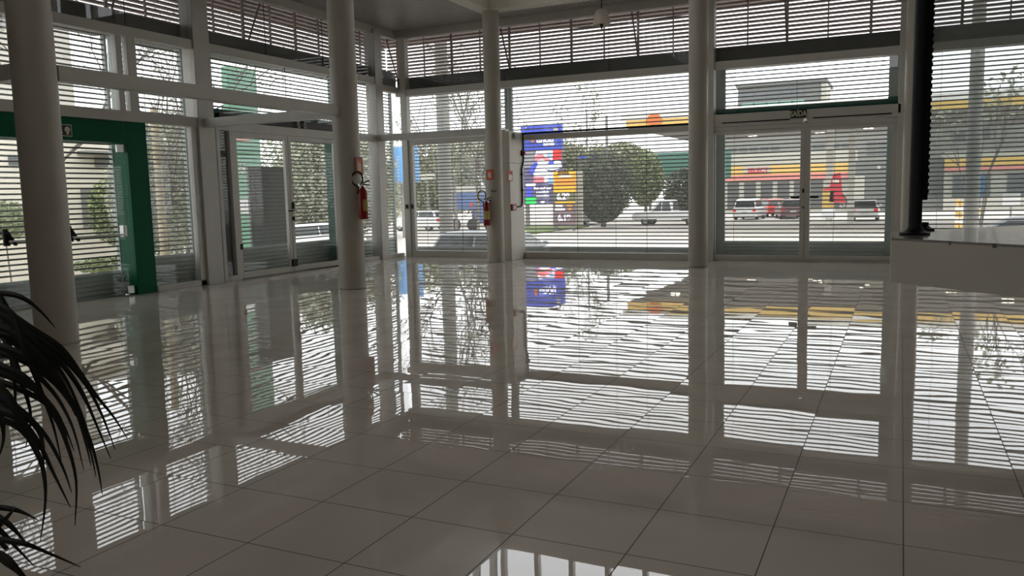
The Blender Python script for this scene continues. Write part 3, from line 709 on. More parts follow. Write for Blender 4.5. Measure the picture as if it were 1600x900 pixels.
def leaflet(depth, wpx, pts):
    P = []
    for k, (x, y) in enumerate(pts): P.append(atd(x, y, depth-.05*math.sin(k*.7)+.03*k/len(pts)))
    Q = []
    for i in range(len(P)-1):
        p0, p1, p2_, p3 = P[max(i-1, 0)], P[i], P[i+1], P[min(i+2, len(P)-1)]
        for s_ in range(4):
            u = s_/4
            Q.append(.5*((2*p1)+(-p0+p2_)*u+(2*p0-5*p1+4*p2_-p3)*u*u+(-p0+3*p1-3*p2_+p3)*u**3))
    Q.append(P[-1]); n = len(Q); mb = MB(); W = .74*wpx/F_PX*depth
    vs = []; fs = []
    for i, c in enumerate(Q):
        u = i/(n-1); d = (Q[min(i+1, n-1)]-Q[max(i-1, 0)]).normalized()
        view = (c-EYE).normalized(); sd = d.cross(view).normalized(); nn = sd.cross(d)
        wd = W*.5*(.75+.25*math.sin(math.pi*min(1, u*1.6)))*(1-u**2.2)*min(1, .35+u*6)+.0006
        vs += [c-sd*wd+nn*wd*.5, c, c+sd*wd+nn*wd*.5, c-sd*wd+nn*wd*.5+nn*.0012, c+nn*.0012, c+sd*wd+nn*wd*.5+nn*.0012]
    for i in range(n-1):
        a_, b_ = i*6, i*6+6
        for k in (0, 1): fs += [(a_+k, a_+k+1, b_+k+1, b_+k), (a_+k+3, b_+k+3, b_+k+4, a_+k+4)]
        fs += [(a_, b_, b_+3, a_+3), (a_+2, a_+5, b_+5, b_+2)]
    mb._add(vs, fs); return mb.build('leaflet', M['palm'], t, smooth=True), P[0]
for d_, w_, p_ in LV: leaflet(d_, w_, p_)
for tgt in ((-45, 470, 1.72), (-42, 540, 1.62), (-42, 610, 1.53), (-42, 800, 1.46), (-42, 855, 1.42)):
    e = atd(*tgt); m_ = (crown+e)/2+Vector((0, 0, .18))
    MB().tube([crown, (crown+m_)/2+Vector((0, 0, .06)), m_, (m_+e)/2+Vector((0, 0, .03)), e, e+(e-m_)*.25+Vector((0, 0, -.03))], [.011, .01, .009, .008, .006, .004]).build('frond_stalk', M['palmstem'], t, smooth=True)

# ================================================================== outside
ZG = -.95
struct(MB().box(-160, 120, -40, 220, ZG-.2, ZG).build('ground', M['asphalt']), 'pale paved street outside', 'ground')
pl = MB(); pl.box(-12.9, XW-.12, -6, 18.3, ZG, -.05); pl.box(XW-.12, XR+.3, YW+.14, 18.3, ZG, -.05); pl.box(XW-.12, XR, YB, YW+.14, ZG, -.12)
struct(pl.build('trim_19', M['kerb']), 'concrete plinth around the building', 'plinth')
g0, g1 = atz(815, 358, ZG), atz(965, 346, ZG)
tag(MB().box(g0.x-1, g1.x+1, 44, 54, ZG, ZG+.08).build('grass_verge', M['grass']), 'narrow green grass verge under the price totem', 'grass', kind='stuff')

def foliage(mb, c, rad, n, size, rng, hollow=.55):
    for _ in range(n):
        while True:
            v = Vector((rng.uniform(-1, 1), rng.uniform(-1, 1), rng.uniform(-1, 1)))
            if hollow**2 < v.length_squared < 1: break
        p = c+Vector((v.x*rad[0], v.y*rad[1], v.z*rad[2]))
        s = size*rng.uniform(.6, 1.4)
        a = Vector((rng.uniform(-1, 1), rng.uniform(-1, 1), rng.uniform(-.6, .6))).normalized(); b = a.orthogonal().normalized()
        b = (Matrix.Rotation(rng.uniform(0, 6.28), 3, a) @ b)*.55
        mb.quad(p-a*s, p-b*s, p+a*s, p+b*s)
def blobs(name, label, base, trunk_h, balls, leafm, n, size, seed, barkm='bark', tr=.16, group=None, cat='tree'):
    rng = random.Random(seed); t = thing(name, label, cat, base, group=group)
    b = Vector(base); mb = MB()
    top = b+Vector((0, 0, trunk_h))
    mb.tube([b, b+Vector((.05, 0, trunk_h*.5)), top], [tr, tr*.8, tr*.6], 8)
    for (c, rad) in balls: mb.tube([top-Vector((0, 0, trunk_h*.15)), (top+Vector(c))/2+Vector((0, 0, .1)), Vector(c)], [tr*.5, tr*.35, tr*.1], 6)
    mb.build('trunk', M[barkm], t, smooth=True)
    mb = MB()
    for (c, rad) in balls: foliage(mb, Vector(c), rad, n, size, rng, .3)
    mb.build('crown', M[leafm], t); return t
def bare_tree(label, base, h, seed, barkm='bark', depth=5, r0=.13, leaf=None, spread=.55, group='thin trees outside'):
    rng = random.Random(seed); t = thing('bare_tree', label, 'tree', base, group=group); mb = MB(); tips = []
    def grow(p, d, ln, r, k):
        m_ = p+d*ln*.5+Vector((rng.uniform(-.04, .04), rng.uniform(-.04, .04), 0))*ln; e = p+d*ln
        mb.tube([p, m_, e], [r, r*.85, r*.7], 5, cap=False)
        if k == 0: tips.append(e); return
        for _ in range(rng.choice((2, 3, 3))):
            nd = (d+Vector((rng.uniform(-1, 1), rng.uniform(-1, 1), rng.uniform(-.35, .7)))*spread).normalized()
            grow(e if rng.random() < .7 else m_, nd, ln*rng.uniform(.62, .85), r*.62, k-1)
    grow(Vector(base), Vector((rng.uniform(-.05, .05), rng.uniform(-.05, .05), 1)).normalized(), h*.36, r0, depth)
    mb.build('branches', M[barkm], t, smooth=True)
    if leaf:
        lb = MB()
        for e in tips: foliage(lb, e, (.35, .35, .3), leaf[1], leaf[2], rng, 0)
        lb.build('leaves', M[leaf[0]], t)
    return t

# utility poles
def utility_pole(label, p, h, r, arms=1):
    t = thing('utility_pole', label, 'pole', p, group='utility poles')
    MB().tube([p, Vector(p)+Vector((0, 0, h))], [r, r*.75], 12).build('shaft', M['pole'], t, smooth=True)
    for k in range(arms):
        z = p[2]+h-.5-.7*k
        MB().box(p[0]-.9, p[0]+.9, p[1]-.06, p[1]+.06, z, z+.1).build('cross_arm', M['pole'], t)
        for dx in (-.8, -.3, .3, .8): MB().lathe([(0, 0), (.05, 0), (.06, .06), (.03, .14), (0, .15)], (p[0]+dx, p[1], z+.1), 8).build('insulator', M['signwhite'], t)
def gp(x, Y): v = at(x, 300, Y); return Vector((v.x, v.y, ZG))
utility_pole('grey utility pole behind the corner bay shutter', gp(696, 23), 9.5, .24)
utility_pole('grey utility pole seen through the partition glass', gp(1519, 22), 9.5, .17)
utility_pole('thin distant pole above the round bush', gp(949, 62), 8.3, .14, 0)
utility_pole('thin distant pole left of the round bush', gp(918, 66), 9.0, .07, 0)
def cable(label, p0, p1, sag):
    pts = [Vector(p0).lerp(Vector(p1), k/16)-Vector((0, 0, sag*4*(k/16)*(1-k/16))) for k in range(17)]
    tag(MB().tube(pts, .018, 5).build('overhead_cable', M['black'], smooth=True), label, 'cable', 'overhead street cables')
pA, pB = gp(696, 23), gp(1519, 22)
for k, lb in enumerate(('topmost street cable between the two poles', 'middle street cable between the two poles', 'lowest street cable between the two poles')):
    cable(lb, pA+Vector((0, 0, 8.9-.7*k)), pB+Vector((0, 0, 9.0-.7*k)), .5)

# ---- price totem and LED screen
YT = 49.0
def pa(x, y, Y=YT): return at(x, y, Y)
def plate(mb, x0, x1, y0, y1, Y, th=.03):
    p0, p1, p2_, p3 = pa(x0, y1, Y), pa(x1, y1, Y), pa(x1, y0, Y), pa(x0, y0, Y)
    xa, xb = (p0.x+p3.x)/2, (p1.x+p2_.x)/2; za, zb_ = (p0.z+p1.z)/2, (p2_.z+p3.z)/2
    return mb.box(xa, xb, Y-th, Y, za, zb_)
base = gp(850, YT)
t = thing('advertising_totem', 'tall blue topped advertising screen behind the middle shutter', 'sign', base)
plate(MB(), 817, 880, 196, 236, YT, .35).build('header', M['blue'], t)
plate(MB(), 817.5, 880, 236, 319, YT, .30).build('screen', M['ledp'], t)
plate(MB(), 823, 828, 319, 356, YT, .2).build('leg', M['pole'], t); plate(MB(), 866, 871, 319, 356, YT, .2).build('leg', M['pole'], t)
plate(MB(), 819, 836, 237, 262, YT-.31).build('picture_patch', M['ledgrey'], t)
plate(MB(), 864, 877, 234, 249, YT-.31).build('red_square', M['ledr'], t)
def blob(name, m, pts, Y):
    q = [pa(x, y, Y) for x, y in pts]; return MB().prism([(v.x, Y, v.z) for v in q], (0, -.02, 0)).build(name, M[m], t)
Yp = YT-.31
blob('picture_patch', 'ledw', [(838,236),(864,235),(863,250),(876,252),(878,262),(862,266),(846,262),(838,268),(832,272),(828,262),(834,248)], Yp)
blob('picture_patch', 'ledpk', [(836,243),(848,240),(852,246),(862,249),(858,252),(846,249),(836,252)], Yp-.02)
blob('picture_patch', 'ledlb', [(854,241),(863,240),(863,246),(856,248)], Yp-.02)
blob('picture_patch', 'ledb', [(828,262),(838,252),(841,256),(833,272),(828,272)], Yp-.02)
blob('picture_patch', 'ledb', [(858,252),(866,251),(865,257),(856,256)], Yp-.02)
blob('picture_patch', 'ledw', [(834,272),(838,262),(848,258),(854,266),(862,270),(870,266),(876,268),(872,276),(860,280),(852,286),(836,286)], Yp-.02)
blob('picture_patch', 'ledpk', [(834,276),(850,276),(851,285),(834,286)], Yp-.04)
blob('picture_patch', 'ledlb', [(856,277),(865,276),(865,287),(857,287)], Yp-.02)
plate(MB(), 822, 837, 287, 291, Yp).build('caption_box', M['ledw'], t)
plate(MB(), 823, 831, 291, 308, Yp).build('caption_box', M['ledb'], t)
plate(MB(), 822, 838, 308, 319, Yp).build('caption_box', M['ledg'], t)
px = YT*1277/ (YT*1277) # scale kept by at()
mpp = (pa(880, 220)-pa(817, 220)).length/63
c = pa(855, 218.5); text('lettering', 'unou', mpp*13, M['ledw'], t, (c.x, YT-.37, c.z), (1, 0, 0), (0, 0, 1), .01)
c = pa(861, 225.5); text('lettering', 'loterias', mpp*5.5, M['ledw'], t, (c.x, YT-.37, c.z), (1, 0, 0), (0, 0, 1), .01)
c = pa(836, 219); MB().lathe([(0, 0), (mpp*3.4, 0), (mpp*3.4, .02), (0, .02)], (c.x, YT-.35, c.z), 20, Matrix.Rotation(math.pi/2, 3, 'X')).build('orange_mark', M['orange'], t)
for s_, yy, xx in (('Para você usar', 294.5, 851), ('a novidade', 300.5, 851), ('automática', 306.5, 851), ('aqui', 315, 851)):
    c = pa(xx, yy); text('lettering', s_, mpp*(5.6 if yy < 310 else 4.5), M['ledw'], t, (c.x, YT-.33, c.z), (1, 0, 0), (0, 0, 1), .01, sx=.82)
plate(MB(), 865, 872, 199, 204, YT-.36).build('camera_box', M['lightwall'], t)

t = thing('price_totem', 'yellow fuel price board reading 6.29 and 6.19', 'sign', gp(884, YT-1))
Yq = YT-1.0
plate(MB(), 867.5, 900, 267, 300, Yq, .3).build('yellow_panel', M['amber'], t)
plate(MB(), 868, 899, 300, 319, Yq, .3).build('upper_price_panel', M['khaki'], t)
plate(MB(), 868, 899, 319, 353, Yq, .3).build('lower_price_panel', M['mauve'], t)
plate(MB(), 868.5, 872, 353, 362, Yq, .2).build('leg', M['pole'], t); plate(MB(), 896, 899, 353, 362, Yq, .2).build('leg', M['pole'], t)
plate(MB(), 868, 899, 280, 290, Yq-.31).build('orange_band', M['amberd'], t)
plate(MB(), 874, 893, 273, 277, Yq-.31).build('pale_band', M['signwhite'], t)
plate(MB(), 868, 899, 315, 319, Yq-.31).build('yellow_band', M['amber'], t)
mq = (pa(899, 300, Yq)-pa(868, 300, Yq)).length/31
def ttl(s_, x_, y_, sz, m_, sx=1): c_ = pa(x_, y_, Yq); text('lettering', s_, mq*sz, M[m_], t, (c_.x, Yq-.33, c_.z), (1, 0, 0), (0, 0, 1), .01, sx=sx)
ttl('ETANOL', 883.5, 270.5, 4.5, 'brown'); ttl('6.29', 883, 307.5, 13.5, 'ledw', .85); ttl('6.19', 884.5, 340, 13.5, 'ledw', .85)
ttl('DIESEL', 877, 321.8, 4, 'ledw'); ttl('GASOLINA', 878, 327.3, 4, 'ledw', .8); ttl('S10', 893, 322, 5, 'amber'); ttl('10', 893, 327.5, 5, 'amber')
plate(MB(), 900, 911, 267, 352, YT+.6, .3).build('grey_side_board', M['lightwall'], t)

# ---- round bush, hedges, trees behind the middle bays
b = at(943, 352, 53.5); b.z = ZG
c = at(943, 291, 53.5)
blobs('round_topiary', 'large dark round bush in the middle bay', b, 1.2, [((c.x, c.y, c.z+.1), (2.2, 2.0, 2.4)), ((c.x-.1, c.y, c.z-1.3), (1.35, 1.3, 1.2))], 'leaf1', 13000, .085, 11, tr=.2)
def tree_at(name, label, x, ytop, yc, Y, rx, rz, leafm, seed, n=1300, size=.22, th=None):
    n *= 4; size *= .5
    c = at(x, yc, Y); b = Vector((c.x, c.y, ZG)); rng = random.Random(seed)
    balls = [((c.x, c.y, c.z), (rx, rx*.8, rz))]
    for k in range(3): balls.append(((c.x+rng.uniform(-.7, .7)*rx, c.y+rng.uniform(-.4, .4)*rx, c.z+rng.uniform(-.5, .5)*rz), (rx*.6, rx*.55, rz*.6)))
    return blobs(name, label, b, th or max(.6, c.z-ZG-rz*.6), balls, leafm, n, size, seed, group='broadleaf trees across the street')
tree_at('broadleaf_tree', 'dull green tree beside the blue billboard', 672, 235, 275, 55, 3.6, 3.2, 'leaf2', 3, 1500, .28)
tree_at('broadleaf_tree', 'grey green tree behind the blue truck', 738, 235, 272, 58, 3.8, 3.4, 'leaf3', 4, 1500, .28)
tree_at('broadleaf_tree', 'leafy tree between totem and round bush', 925, 230, 280, 66, 3.8, 3.0, 'leaf2', 5, 1300, .3)
tree_at('broadleaf_tree', 'bright olive tree beside the teal hoarding', 1008, 240, 278, 66, 1.5, 2.3, 'leaf4', 6, 1300, .3)
tree_at('broadleaf_tree', 'dark tree right of the teal hoarding', 1068, 285, 300, 64, 1.6, 1.9, 'leaf1', 8, 900, .26)
bare_tree('twiggy tree rising left of the utility pole', gp(712, 30), 8.0, 21, 'bark', 6, .09, ('leaf3', 2, .07), .65)
bare_tree('twiggy tree right of the advertising screen', gp(900, 60), 8.0, 22, 'bark', 6, .10, ('leaf3', 2, .12), .65)
bare_tree('thin tree in front of the corner bay', gp(745, 36), 7.6, 25, 'bark', 6, .09, ('leaf3', 2, .08), .65)
bare_tree('small tree beside the pole at right', gp(1536, 30), 6.0, 26, 'bark', 5, .07, ('leaf3', 3, .09), .6)
# teal hoarding and blue street sign
p0, p1 = at(1012, 282, 72), at(1106, 236, 72)
t = thing('hoarding', 'plain teal hoarding behind the white pickup', 'hoarding', (p0.x, 72, ZG))
MB().box(p0.x, p1.x+2, 71.8, 72, p0.z, p1.z).build('board', M['hoard'], t)
for k in range(3): MB().box(p0.x+.1+k*2.6, p0.x+.3+k*2.6, 72, 72.2, ZG, p1.z).build('support_post', M['pole'], t)
t = thing('street_sign', 'small blue street sign above the round bush', 'sign', gp(918, 56))
plate(MB(), 905, 932, 242, 247.5, 56, .05).build('board', M['blue'], t)
MB().box(gp(918, 56).x-.05, gp(918, 56).x+.05, 56, 56.1, ZG, at(918, 243, 56).z).build('sign_post', M['pole'], t)
# blue billboard by the corner
v0, v1 = at(617, 310, 40), at(651, 228, 40)
t = thing('billboard', 'light blue billboard at the glass corner', 'billboard', (v0.x, 40, ZG))
MB().box(v0.x, v1.x, 40, 40.2, at(630, 285, 40).z, v1.z).build('board', M['skyblue'], t)
for dx in (.3, 1.0): MB().box(v0.x+dx, v0.x+dx+.12, 40.2, 40.3, ZG, v1.z).build('support_post', M['pole'], t)
t = thing('shop_sign', 'white lettered sign board across the street', 'sign', gp(668, 52))
plate(MB(), 655, 682, 270, 281, 52, .06).build('board', M['greywall'], t)
c = at(668, 273, 52); text('lettering', 'TERMINAL', .28, M['signwhite'], t, (c.x, 51.92, c.z), (1, 0, 0), (0, 0, 1), .01)
c = at(668, 279, 52); text('lettering', 'RODOVIA', .22, M['signwhite'], t, (c.x, 51.92, c.z), (1, 0, 0), (0, 0, 1), .01)
MB().box(gp(668, 52).x-.06, gp(668, 52).x+.06, 52, 52.1, ZG, at(668, 272, 52).z).build('sign_post', M['pole'], t)

# ---- vehicles
def car(label, p, rz, body, L=4.2, W=1.75, Hc=1.45, style='hatch', name='car'):
    t = thing(name, label, 'car' if name == 'car' else 'pickup truck', p, rz)
    def bd(z, prof, wl, wr=None):
        pass
    if style == 'pickup':
        low = [(-L/2, .45), (-L/2, .95), (-L*.06, .98), (L*.24, 1.0), (L*.46, .92), (L/2, .75), (L/2, .42)]
        cab = [(-L*.08, .97), (-L*.06, Hc-.03), (-L*.03, Hc), (L*.10, Hc), (L*.13, Hc-.04), (L*.25, .99)]
    else:
        low = [(-L/2, .42), (-L*.49, .80), (-L*.46, .92), (-L*.2, .95), (L*.22, .95), (L*.42, .84), (L*.49, .68), (L/2, .40), (L*.47, .25), (-L*.47, .25)]
        cab = [(-L*.46, .91), (-L*.40, Hc-.09), (-L*.33, Hc-.02), (-L*.1, Hc), (L*.05, Hc-.02), (L*.10, Hc-.07), (L*.27, .93)]
    mb = MB(); mb.prism([(x, -W/2, z) for x, z in low], (0, W, 0)); mb.build('body', M[body], t, True, .07, 3, True)
    # cabin: narrower at the roof
    mb = MB(); n = len(cab); vs = []
    for sgn in (-1, 1):
        for x, z in cab: vs.append(Vector((x, sgn*(W/2-.03-(z-.9)*.28), z)))
    mb._add(vs, [tuple(range(n)), tuple(range(n, 2*n))[::-1]]+[(i, n+i, n+(i+1) % n, (i+1) % n) for i in range(n)])
    mb.build('cabin', M[body], t, True, .03, 2, True)
    # glazing
    x0, z0 = cab[0]; zr = Hc-.10
    g = MB()
    for sgn in (-1, 1):
        def q(x, z): return Vector((x, sgn*(W/2-.025-(z-.9)*.28+.006), z))
        xm = (cab[0][0]+cab[-1][0])/2; za = 1.0; zb_ = Hc-.12
        xa = cab[0][0]+.16; xb = cab[-1][0]-.22
        g._add([q(xa, za), q(xm-.03, za), q(xm-.03, zb_), q(xa+.16, zb_)], [(0,1,2,3)])
        g._add([q(xm+.03, za), q(xb, za), q(cab[-2][0]-.12, zb_), q(xm+.03, zb_)], [(0,1,2,3)])
    def across(xa, za, xb, zb_, off):
        wa, wb = W/2-.13-(za-.9)*.28, W/2-.10-(zb_-.9)*.28
        g._add([Vector((xa+off, -wa, za)), Vector((xa+off, wa, za)), Vector((xb+off, wb, zb_)), Vector((xb+off, -wb, zb_))], [(0,1,2,3)])
    (ra, rz_a), (rb_, rz_b) = cab[0], cab[1]
    across(ra+(rb_-ra)*.12, rz_a+(rz_b-rz_a)*.12, ra+(rb_-ra)*.9, rz_a+(rz_b-rz_a)*.9, -.02)
    (fa, fz_a), (fb, fz_b) = cab[-1], cab[-2]
    across(fa+(fb-fa)*.12, fz_a+(fz_b-fz_a)*.12, fa+(fb-fa)*.92, fz_a+(fz_b-fz_a)*.92, .02)
    g.build('glazing', M['carglass'], t, local=True)
    for sx in (-.31, .31):
        for sgn in (-1, 1):
            ax = Matrix.Rotation(math.pi/2, 3, 'X')
            wl = MB().lathe([(0, -.1), (.22, -.1), (.31, -.09), (.33, -.05), (.33, .05), (.31, .09), (.22, .1), (0, .1)], (L*sx, sgn*(W/2-.11), .33), 20, ax).build('wheel', M['tyre'], t, True, local=True)
            rm = MB().lathe([(0, -.112), (.19, -.106), (.19, .106), (0, .112)], (L*sx, sgn*(W/2-.11), .33), 16, ax).build('rim', M['rim'], wl, True, local=True)
    for sgn in (-1, 1):
        MB().box(-L/2-.015, -L/2+.12, sgn*(W/2-.16)-.13, sgn*(W/2-.16)+.13, .66, .86).build('taillight', M['taillight'], t, local=True, bevel=.02)
        MB().box(L/2-.2, L/2-.02, sgn*(W/2-.24)-.16, sgn*(W/2-.24)+.16, .60, .74).build('headlight', M['headlight'], t, local=True, bevel=.02)
    MB().box(-L/2-.02, -L/2+.02, -.22, .22, .52, .64).build('number_plate', M['plate'], t, local=True)
    mb = MB(); mb.box(-L/2-.03, -L/2+.12, -W/2+.05, W/2-.05, .30, .46); mb.box(L/2-.12, L/2+.03, -W/2+.05, W/2-.05, .28, .44)
    mb.build('bumper', M[body], t, local=True, bevel=.04)
    for sgn in (-1, 1): MB().box(cab[-1][0]-.3, cab[-1][0]-.16, sgn*(W/2+.07)-.07, sgn*(W/2+.07)+.07, .98, 1.1).build('mirror', M[body], t, local=True, bevel=.03)
    return t
HP = math.pi/2
car('pale silver car parked just outside the middle bay', gp(782, 20.0), math.radians(-8), 'carsilver', 4.0, 1.7, 1.42)
car('white car seen from behind at right of the fuel pump', gp(1353, 62), HP, 'carwhite', 3.9, 1.75, 1.5)
car('white car with lit tail lamps at left of the exit door view', gp(1172, 66), HP-.05, 'carwhite', 4.0, 1.8, 1.6)
car('red car behind the white car in the station', gp(1203, 72), HP+.5, 'carred', 4.0, 1.7, 1.5)
car('maroon car beside the door centre in the station', gp(1234, 67), HP+.25, 'carmaroon', 4.2, 1.8, 1.5)
car('white pickup truck parked below the teal hoarding', gp(1048, 56), math.pi, 'carwhite', 5.0, 1.85, 1.75, 'pickup', 'pickup_truck')
car('small grey car half behind the round bush', gp(912, 58), HP-.1, 'cargrey', 4.0, 1.7, 1.5)
car('grey car at the far right edge', gp(1600, 27), math.radians(170), 'cargrey', 4.2, 1.75, 1.45)
car('white car near the corner bay lock', gp(656, 49), math.radians(175), 'carwhite', 4.0, 1.7, 1.45)
v = atx(490, 358, -21); car('white car passing outside the left double door', (v.x, v.y, ZG), math.radians(80), 'carwhite', 4.2, 1.75, 1.45)
v = atx(438, 345, -32); car('white car with red lamp behind the grey cabinet', (v.x, v.y, ZG), math.radians(255), 'carwhite', 4.2, 1.75, 1.5)
# box truck
b = gp(735, 50); t = thing('box_truck', 'blue and white box truck left of the third column', 'truck', b)
x0, x1 = at(716, 310, 50).x, at(764, 310, 50).x
MB().box(x0+.2, x1, 48.2, 50.4, at(735, 326, 50).z, at(735, 301, 50).z).build('cargo_side', M['truckblue'], t, bevel=.04)
MB().box(x0+.2, x1, 48.2, 50.4, at(735, 300.5, 50).z, at(735, 291, 50).z).build('cargo_top', M['lightwall'], t, bevel=.04)
MB().box(x1-.3, x1+1.4, 48.3, 50.3, ZG+.5, ZG+2.5).build('cab', M['truckblue'], t, bevel=.12)
for xx in (x0+.6, x1-.4, x1+.9): MB().lathe([(0, -.12), (.4, -.12), (.42, 0), (.4, .12), (0, .12)], (xx, 48.35, ZG+.42), 20, Matrix.Rotation(HP, 3, 'X')).build('wheel', M['tyre'], t, True)
for xx in (x0+.22, x1-.5): MB().box(xx, xx+.18, 48.17, 48.2, at(735, 323, 50).z, at(735, 317, 50).z).build('red_marker', M['taillight'], t)

# ---- filling station
YF, YBk = 46.0, 62.0
zf0, zf1 = at(1500, 176, YF).z, at(1500, 158, YF).z
xl = at(978, 190, YF).x
t = thing('station_canopy', 'filling station canopy with a yellow front edge', 'canopy', (xl+8, 54, ZG))
zy0, zy1 = at(1040, 190.5, YF).z, at(1040, 180, YF).z
zy0, zy1 = 5.05, 5.75
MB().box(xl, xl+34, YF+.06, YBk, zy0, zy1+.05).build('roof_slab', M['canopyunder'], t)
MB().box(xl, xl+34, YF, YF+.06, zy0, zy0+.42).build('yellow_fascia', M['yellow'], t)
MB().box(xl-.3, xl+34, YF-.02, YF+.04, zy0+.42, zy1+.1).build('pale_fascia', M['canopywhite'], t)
c = at(1022, 186, YF-.05)
em = MB(); pts = []
for k in range(13):
    a = math.pi*k/12; rr = .42+(.03 if k % 2 else 0)
    pts.append((c.x+rr*math.cos(a)*1.05, YF-.08, c.z-.18+rr*math.sin(a)*1.15))
pts += [(c.x-.28, YF-.08, c.z-.30), (c.x+.28, YF-.08, c.z-.30)]
em.prism(pts, (0, .05, 0)); em.build('emblem', M['orange'], t)
rv = MB()
for k in range(1, 6):
    a = math.pi*k/6; rv.box(-.008, .008, -.1, -.085, 0, .42, Matrix.Translation((c.x, YF, c.z-.2)) @ Matrix.Rotation(HP-a, 4, 'Y'))
rv.build('emblem_rib', M['amberd'], t)
for (xx, yy) in ((1161, 208), (1176, 213), (1270, 210), (1281, 208), (1055, 206), (1357, 201), (1588, 179), (1496, 192)):
    d_ = ray(xx, yy); p = EYE+d_*((zy0-.03-H)/d_.z)
    for dx in (-.16, .16): MB().lathe([(0, -.02), (.13, -.02), (.13, .05), (0, .05)], (p.x+dx, p.y, zy0-.02), 14).build('downlight', M['downlight'], t)
for xx, Yc in ((1296, 53), (1330, 58)):
    p = gp(xx, Yc); MB().box(p.x-.2, p.x+.2, Yc-.2, Yc+.2, ZG, zy0).build('support_column', M['canopywhite'], t, bevel=.02)
for xq in (xl+24, xl+32): MB().box(xq-.2, xq+.2, 53.8, 54.2, ZG, zy0).build('support_column', M['canopywhite'], t, bevel=.02)
# shop building of the station with its yellow and red band
YS = 86.0
def sx_(x): return at(x, 270, YS).x
t = thing('station_shop', 'station shop with yellow and red sign band', 'building', (sx_(1240), YS+4, ZG))
MB().box(sx_(1095), sx_(1334), YS, YS+7, ZG, at(1240, 236, YS).z).build('wall', M['lightwall'], t)
MB().box(sx_(1095), sx_(1334), YS-.25, YS, at(1240, 271.5, YS).z, at(1240, 257.5, YS).z).build('yellow_band', M['yellow'], t)
MB().box(sx_(1095), sx_(1334), YS-.3, YS, at(1240, 280, YS).z, at(1240, 271.5, YS).z).build('red_band', M['stripe'], t)
MB().box(sx_(1163), sx_(1204), YS-.32, YS-.2, at(1185, 271.5, YS).z, at(1185, 259.5, YS).z).build('sign_panel', M['lightwall'], t)
c = at(1185, 266.5, YS); text('lettering', 'SELECT', .62, M['pumpred'], t, (c.x, YS-.34, c.z), (1, 0, 0), (0, 0, 1), .02, sx=1.0)
for k in range(7):
    xa = sx_(1137+k*26); MB().box(xa, xa+1.15, YS-.06, YS, ZG+.3, at(1240, 283, YS).z).build('shop_window', M['dark'], t)
t = thing('station_shop', 'second shop with yellow band seen through the partition', 'building', (sx_(1560), YS+2, ZG))
MB().box(sx_(1474), sx_(1700), YS-2, YS+5, ZG, at(1560, 235, YS-2).z).build('wall', M['lightwall'], t)
MB().box(sx_(1474), sx_(1700), YS-2.25, YS-2, at(1560, 259, YS).z, at(1560, 247, YS).z).build('yellow_band', M['yellow'], t)
MB().box(sx_(1474), sx_(1700), YS-2.3, YS-2, at(1560, 266, YS).z, at(1560, 259, YS).z).build('red_band', M['stripe'], t)
for xa, xb in ((1487, 1516), (1526, 1545), (1570, 1600)): MB().box(sx_(xa), sx_(xb), YS-2.08, YS-2, ZG+1.2, at(1560, 271, YS).z).build('shop_window', M['winglass'], t)
t = thing('garage_building', 'dark grey low building between the two yellow sign bands', 'building', (sx_(1400), YS+2, ZG))
MB().box(sx_(1334.5), sx_(1473.5), YS-1, YS+5, ZG, at(1400, 249, YS).z).build('wall', M['greybox'], t)
MB().box(sx_(1334.5), sx_(1352), YS-1.06, YS-1, ZG, at(1345, 275, YS).z).build('wall_panel', M['lightwall'], t)
MB().box(sx_(1371), sx_(1376), YS-1.06, YS-1, at(1373, 264, YS).z, at(1373, 259, YS).z).build('wall_sign', M['lightwall'], t)
# grey block with three window rows above the shop
YK = 104.0
def kx(x): return at(x, 235, YK).x
def kz(y): return at(1270, y, YK).z
t = thing('office_block', 'long grey office block with rows of windows behind the station', 'building', (kx(1265), YK+5, ZG))
MB().box(kx(1085), kx(1620), YK, YK+10, ZG, kz(205)).build('wall', M['greywall'], t)
for (ya, yb) in ((226.5, 231), (234, 238), (241, 245.5)):
    for k in range(5): MB().box(kx(1138+k*16.6), kx(1151+k*16.6), YK-.06, YK, kz(yb), kz(ya)).build('window', M['winglass'], t)
    for k in range(3): MB().box(kx(1270+k*23), kx(1288+k*23), YK-.06, YK, kz(yb), kz(ya)).build('window', M['winglass'], t)
    MB().box(kx(1354), kx(1369), YK-.06, YK, kz(yb), kz(ya)).build('window', M['winglass'], t)
    MB().box(kx(1371), kx(1386), YK-.06, YK, kz(yb), kz(ya)).build('window', M['winglass'], t)
for xa, xb, ya, yb in ((1489, 1508, 215, 231), (1526, 1546, 212, 228)): MB().box(kx(xa), kx(xb), YK-.06, YK, kz(yb), kz(ya)).build('window', M['dark'], t)
MB().box(kx(1326), kx(1402), YK-.3, YK, kz(208), kz(203)).build('cornice', M['canopywhite'], t)
YU = 135.0
def ux(x): return at(x, 150, YU).x
def uz(y): return at(1220, y, YU).z
t = thing('tower_building', 'grey flat topped building above the green beam', 'building', (ux(1220), YU+6, ZG))
MB().box(ux(1153), ux(1283), YU, YU+12, ZG, uz(132)).build('wall', M['towergrey'], t)
MB().box(ux(1150), ux(1292), YU-.5, YU+12.5, uz(132), uz(127)).build('roof_slab', M['towergrey'], t)
for k in range(5): MB().box(ux(1159+k*20), ux(1177+k*20), YU-.08, YU, uz(166), uz(158.5)).build('window', M['tealglass'], t)
for k in range(5): MB().box(ux(1159+k*20), ux(1177+k*20), YU-.08, YU, uz(152), uz(139)).build('window', M['winglass'], t)
MB().box(ux(1283), ux(1291), YU-.2, YU+8, ZG, uz(133)).build('side_wing', M['lightwall'], t)
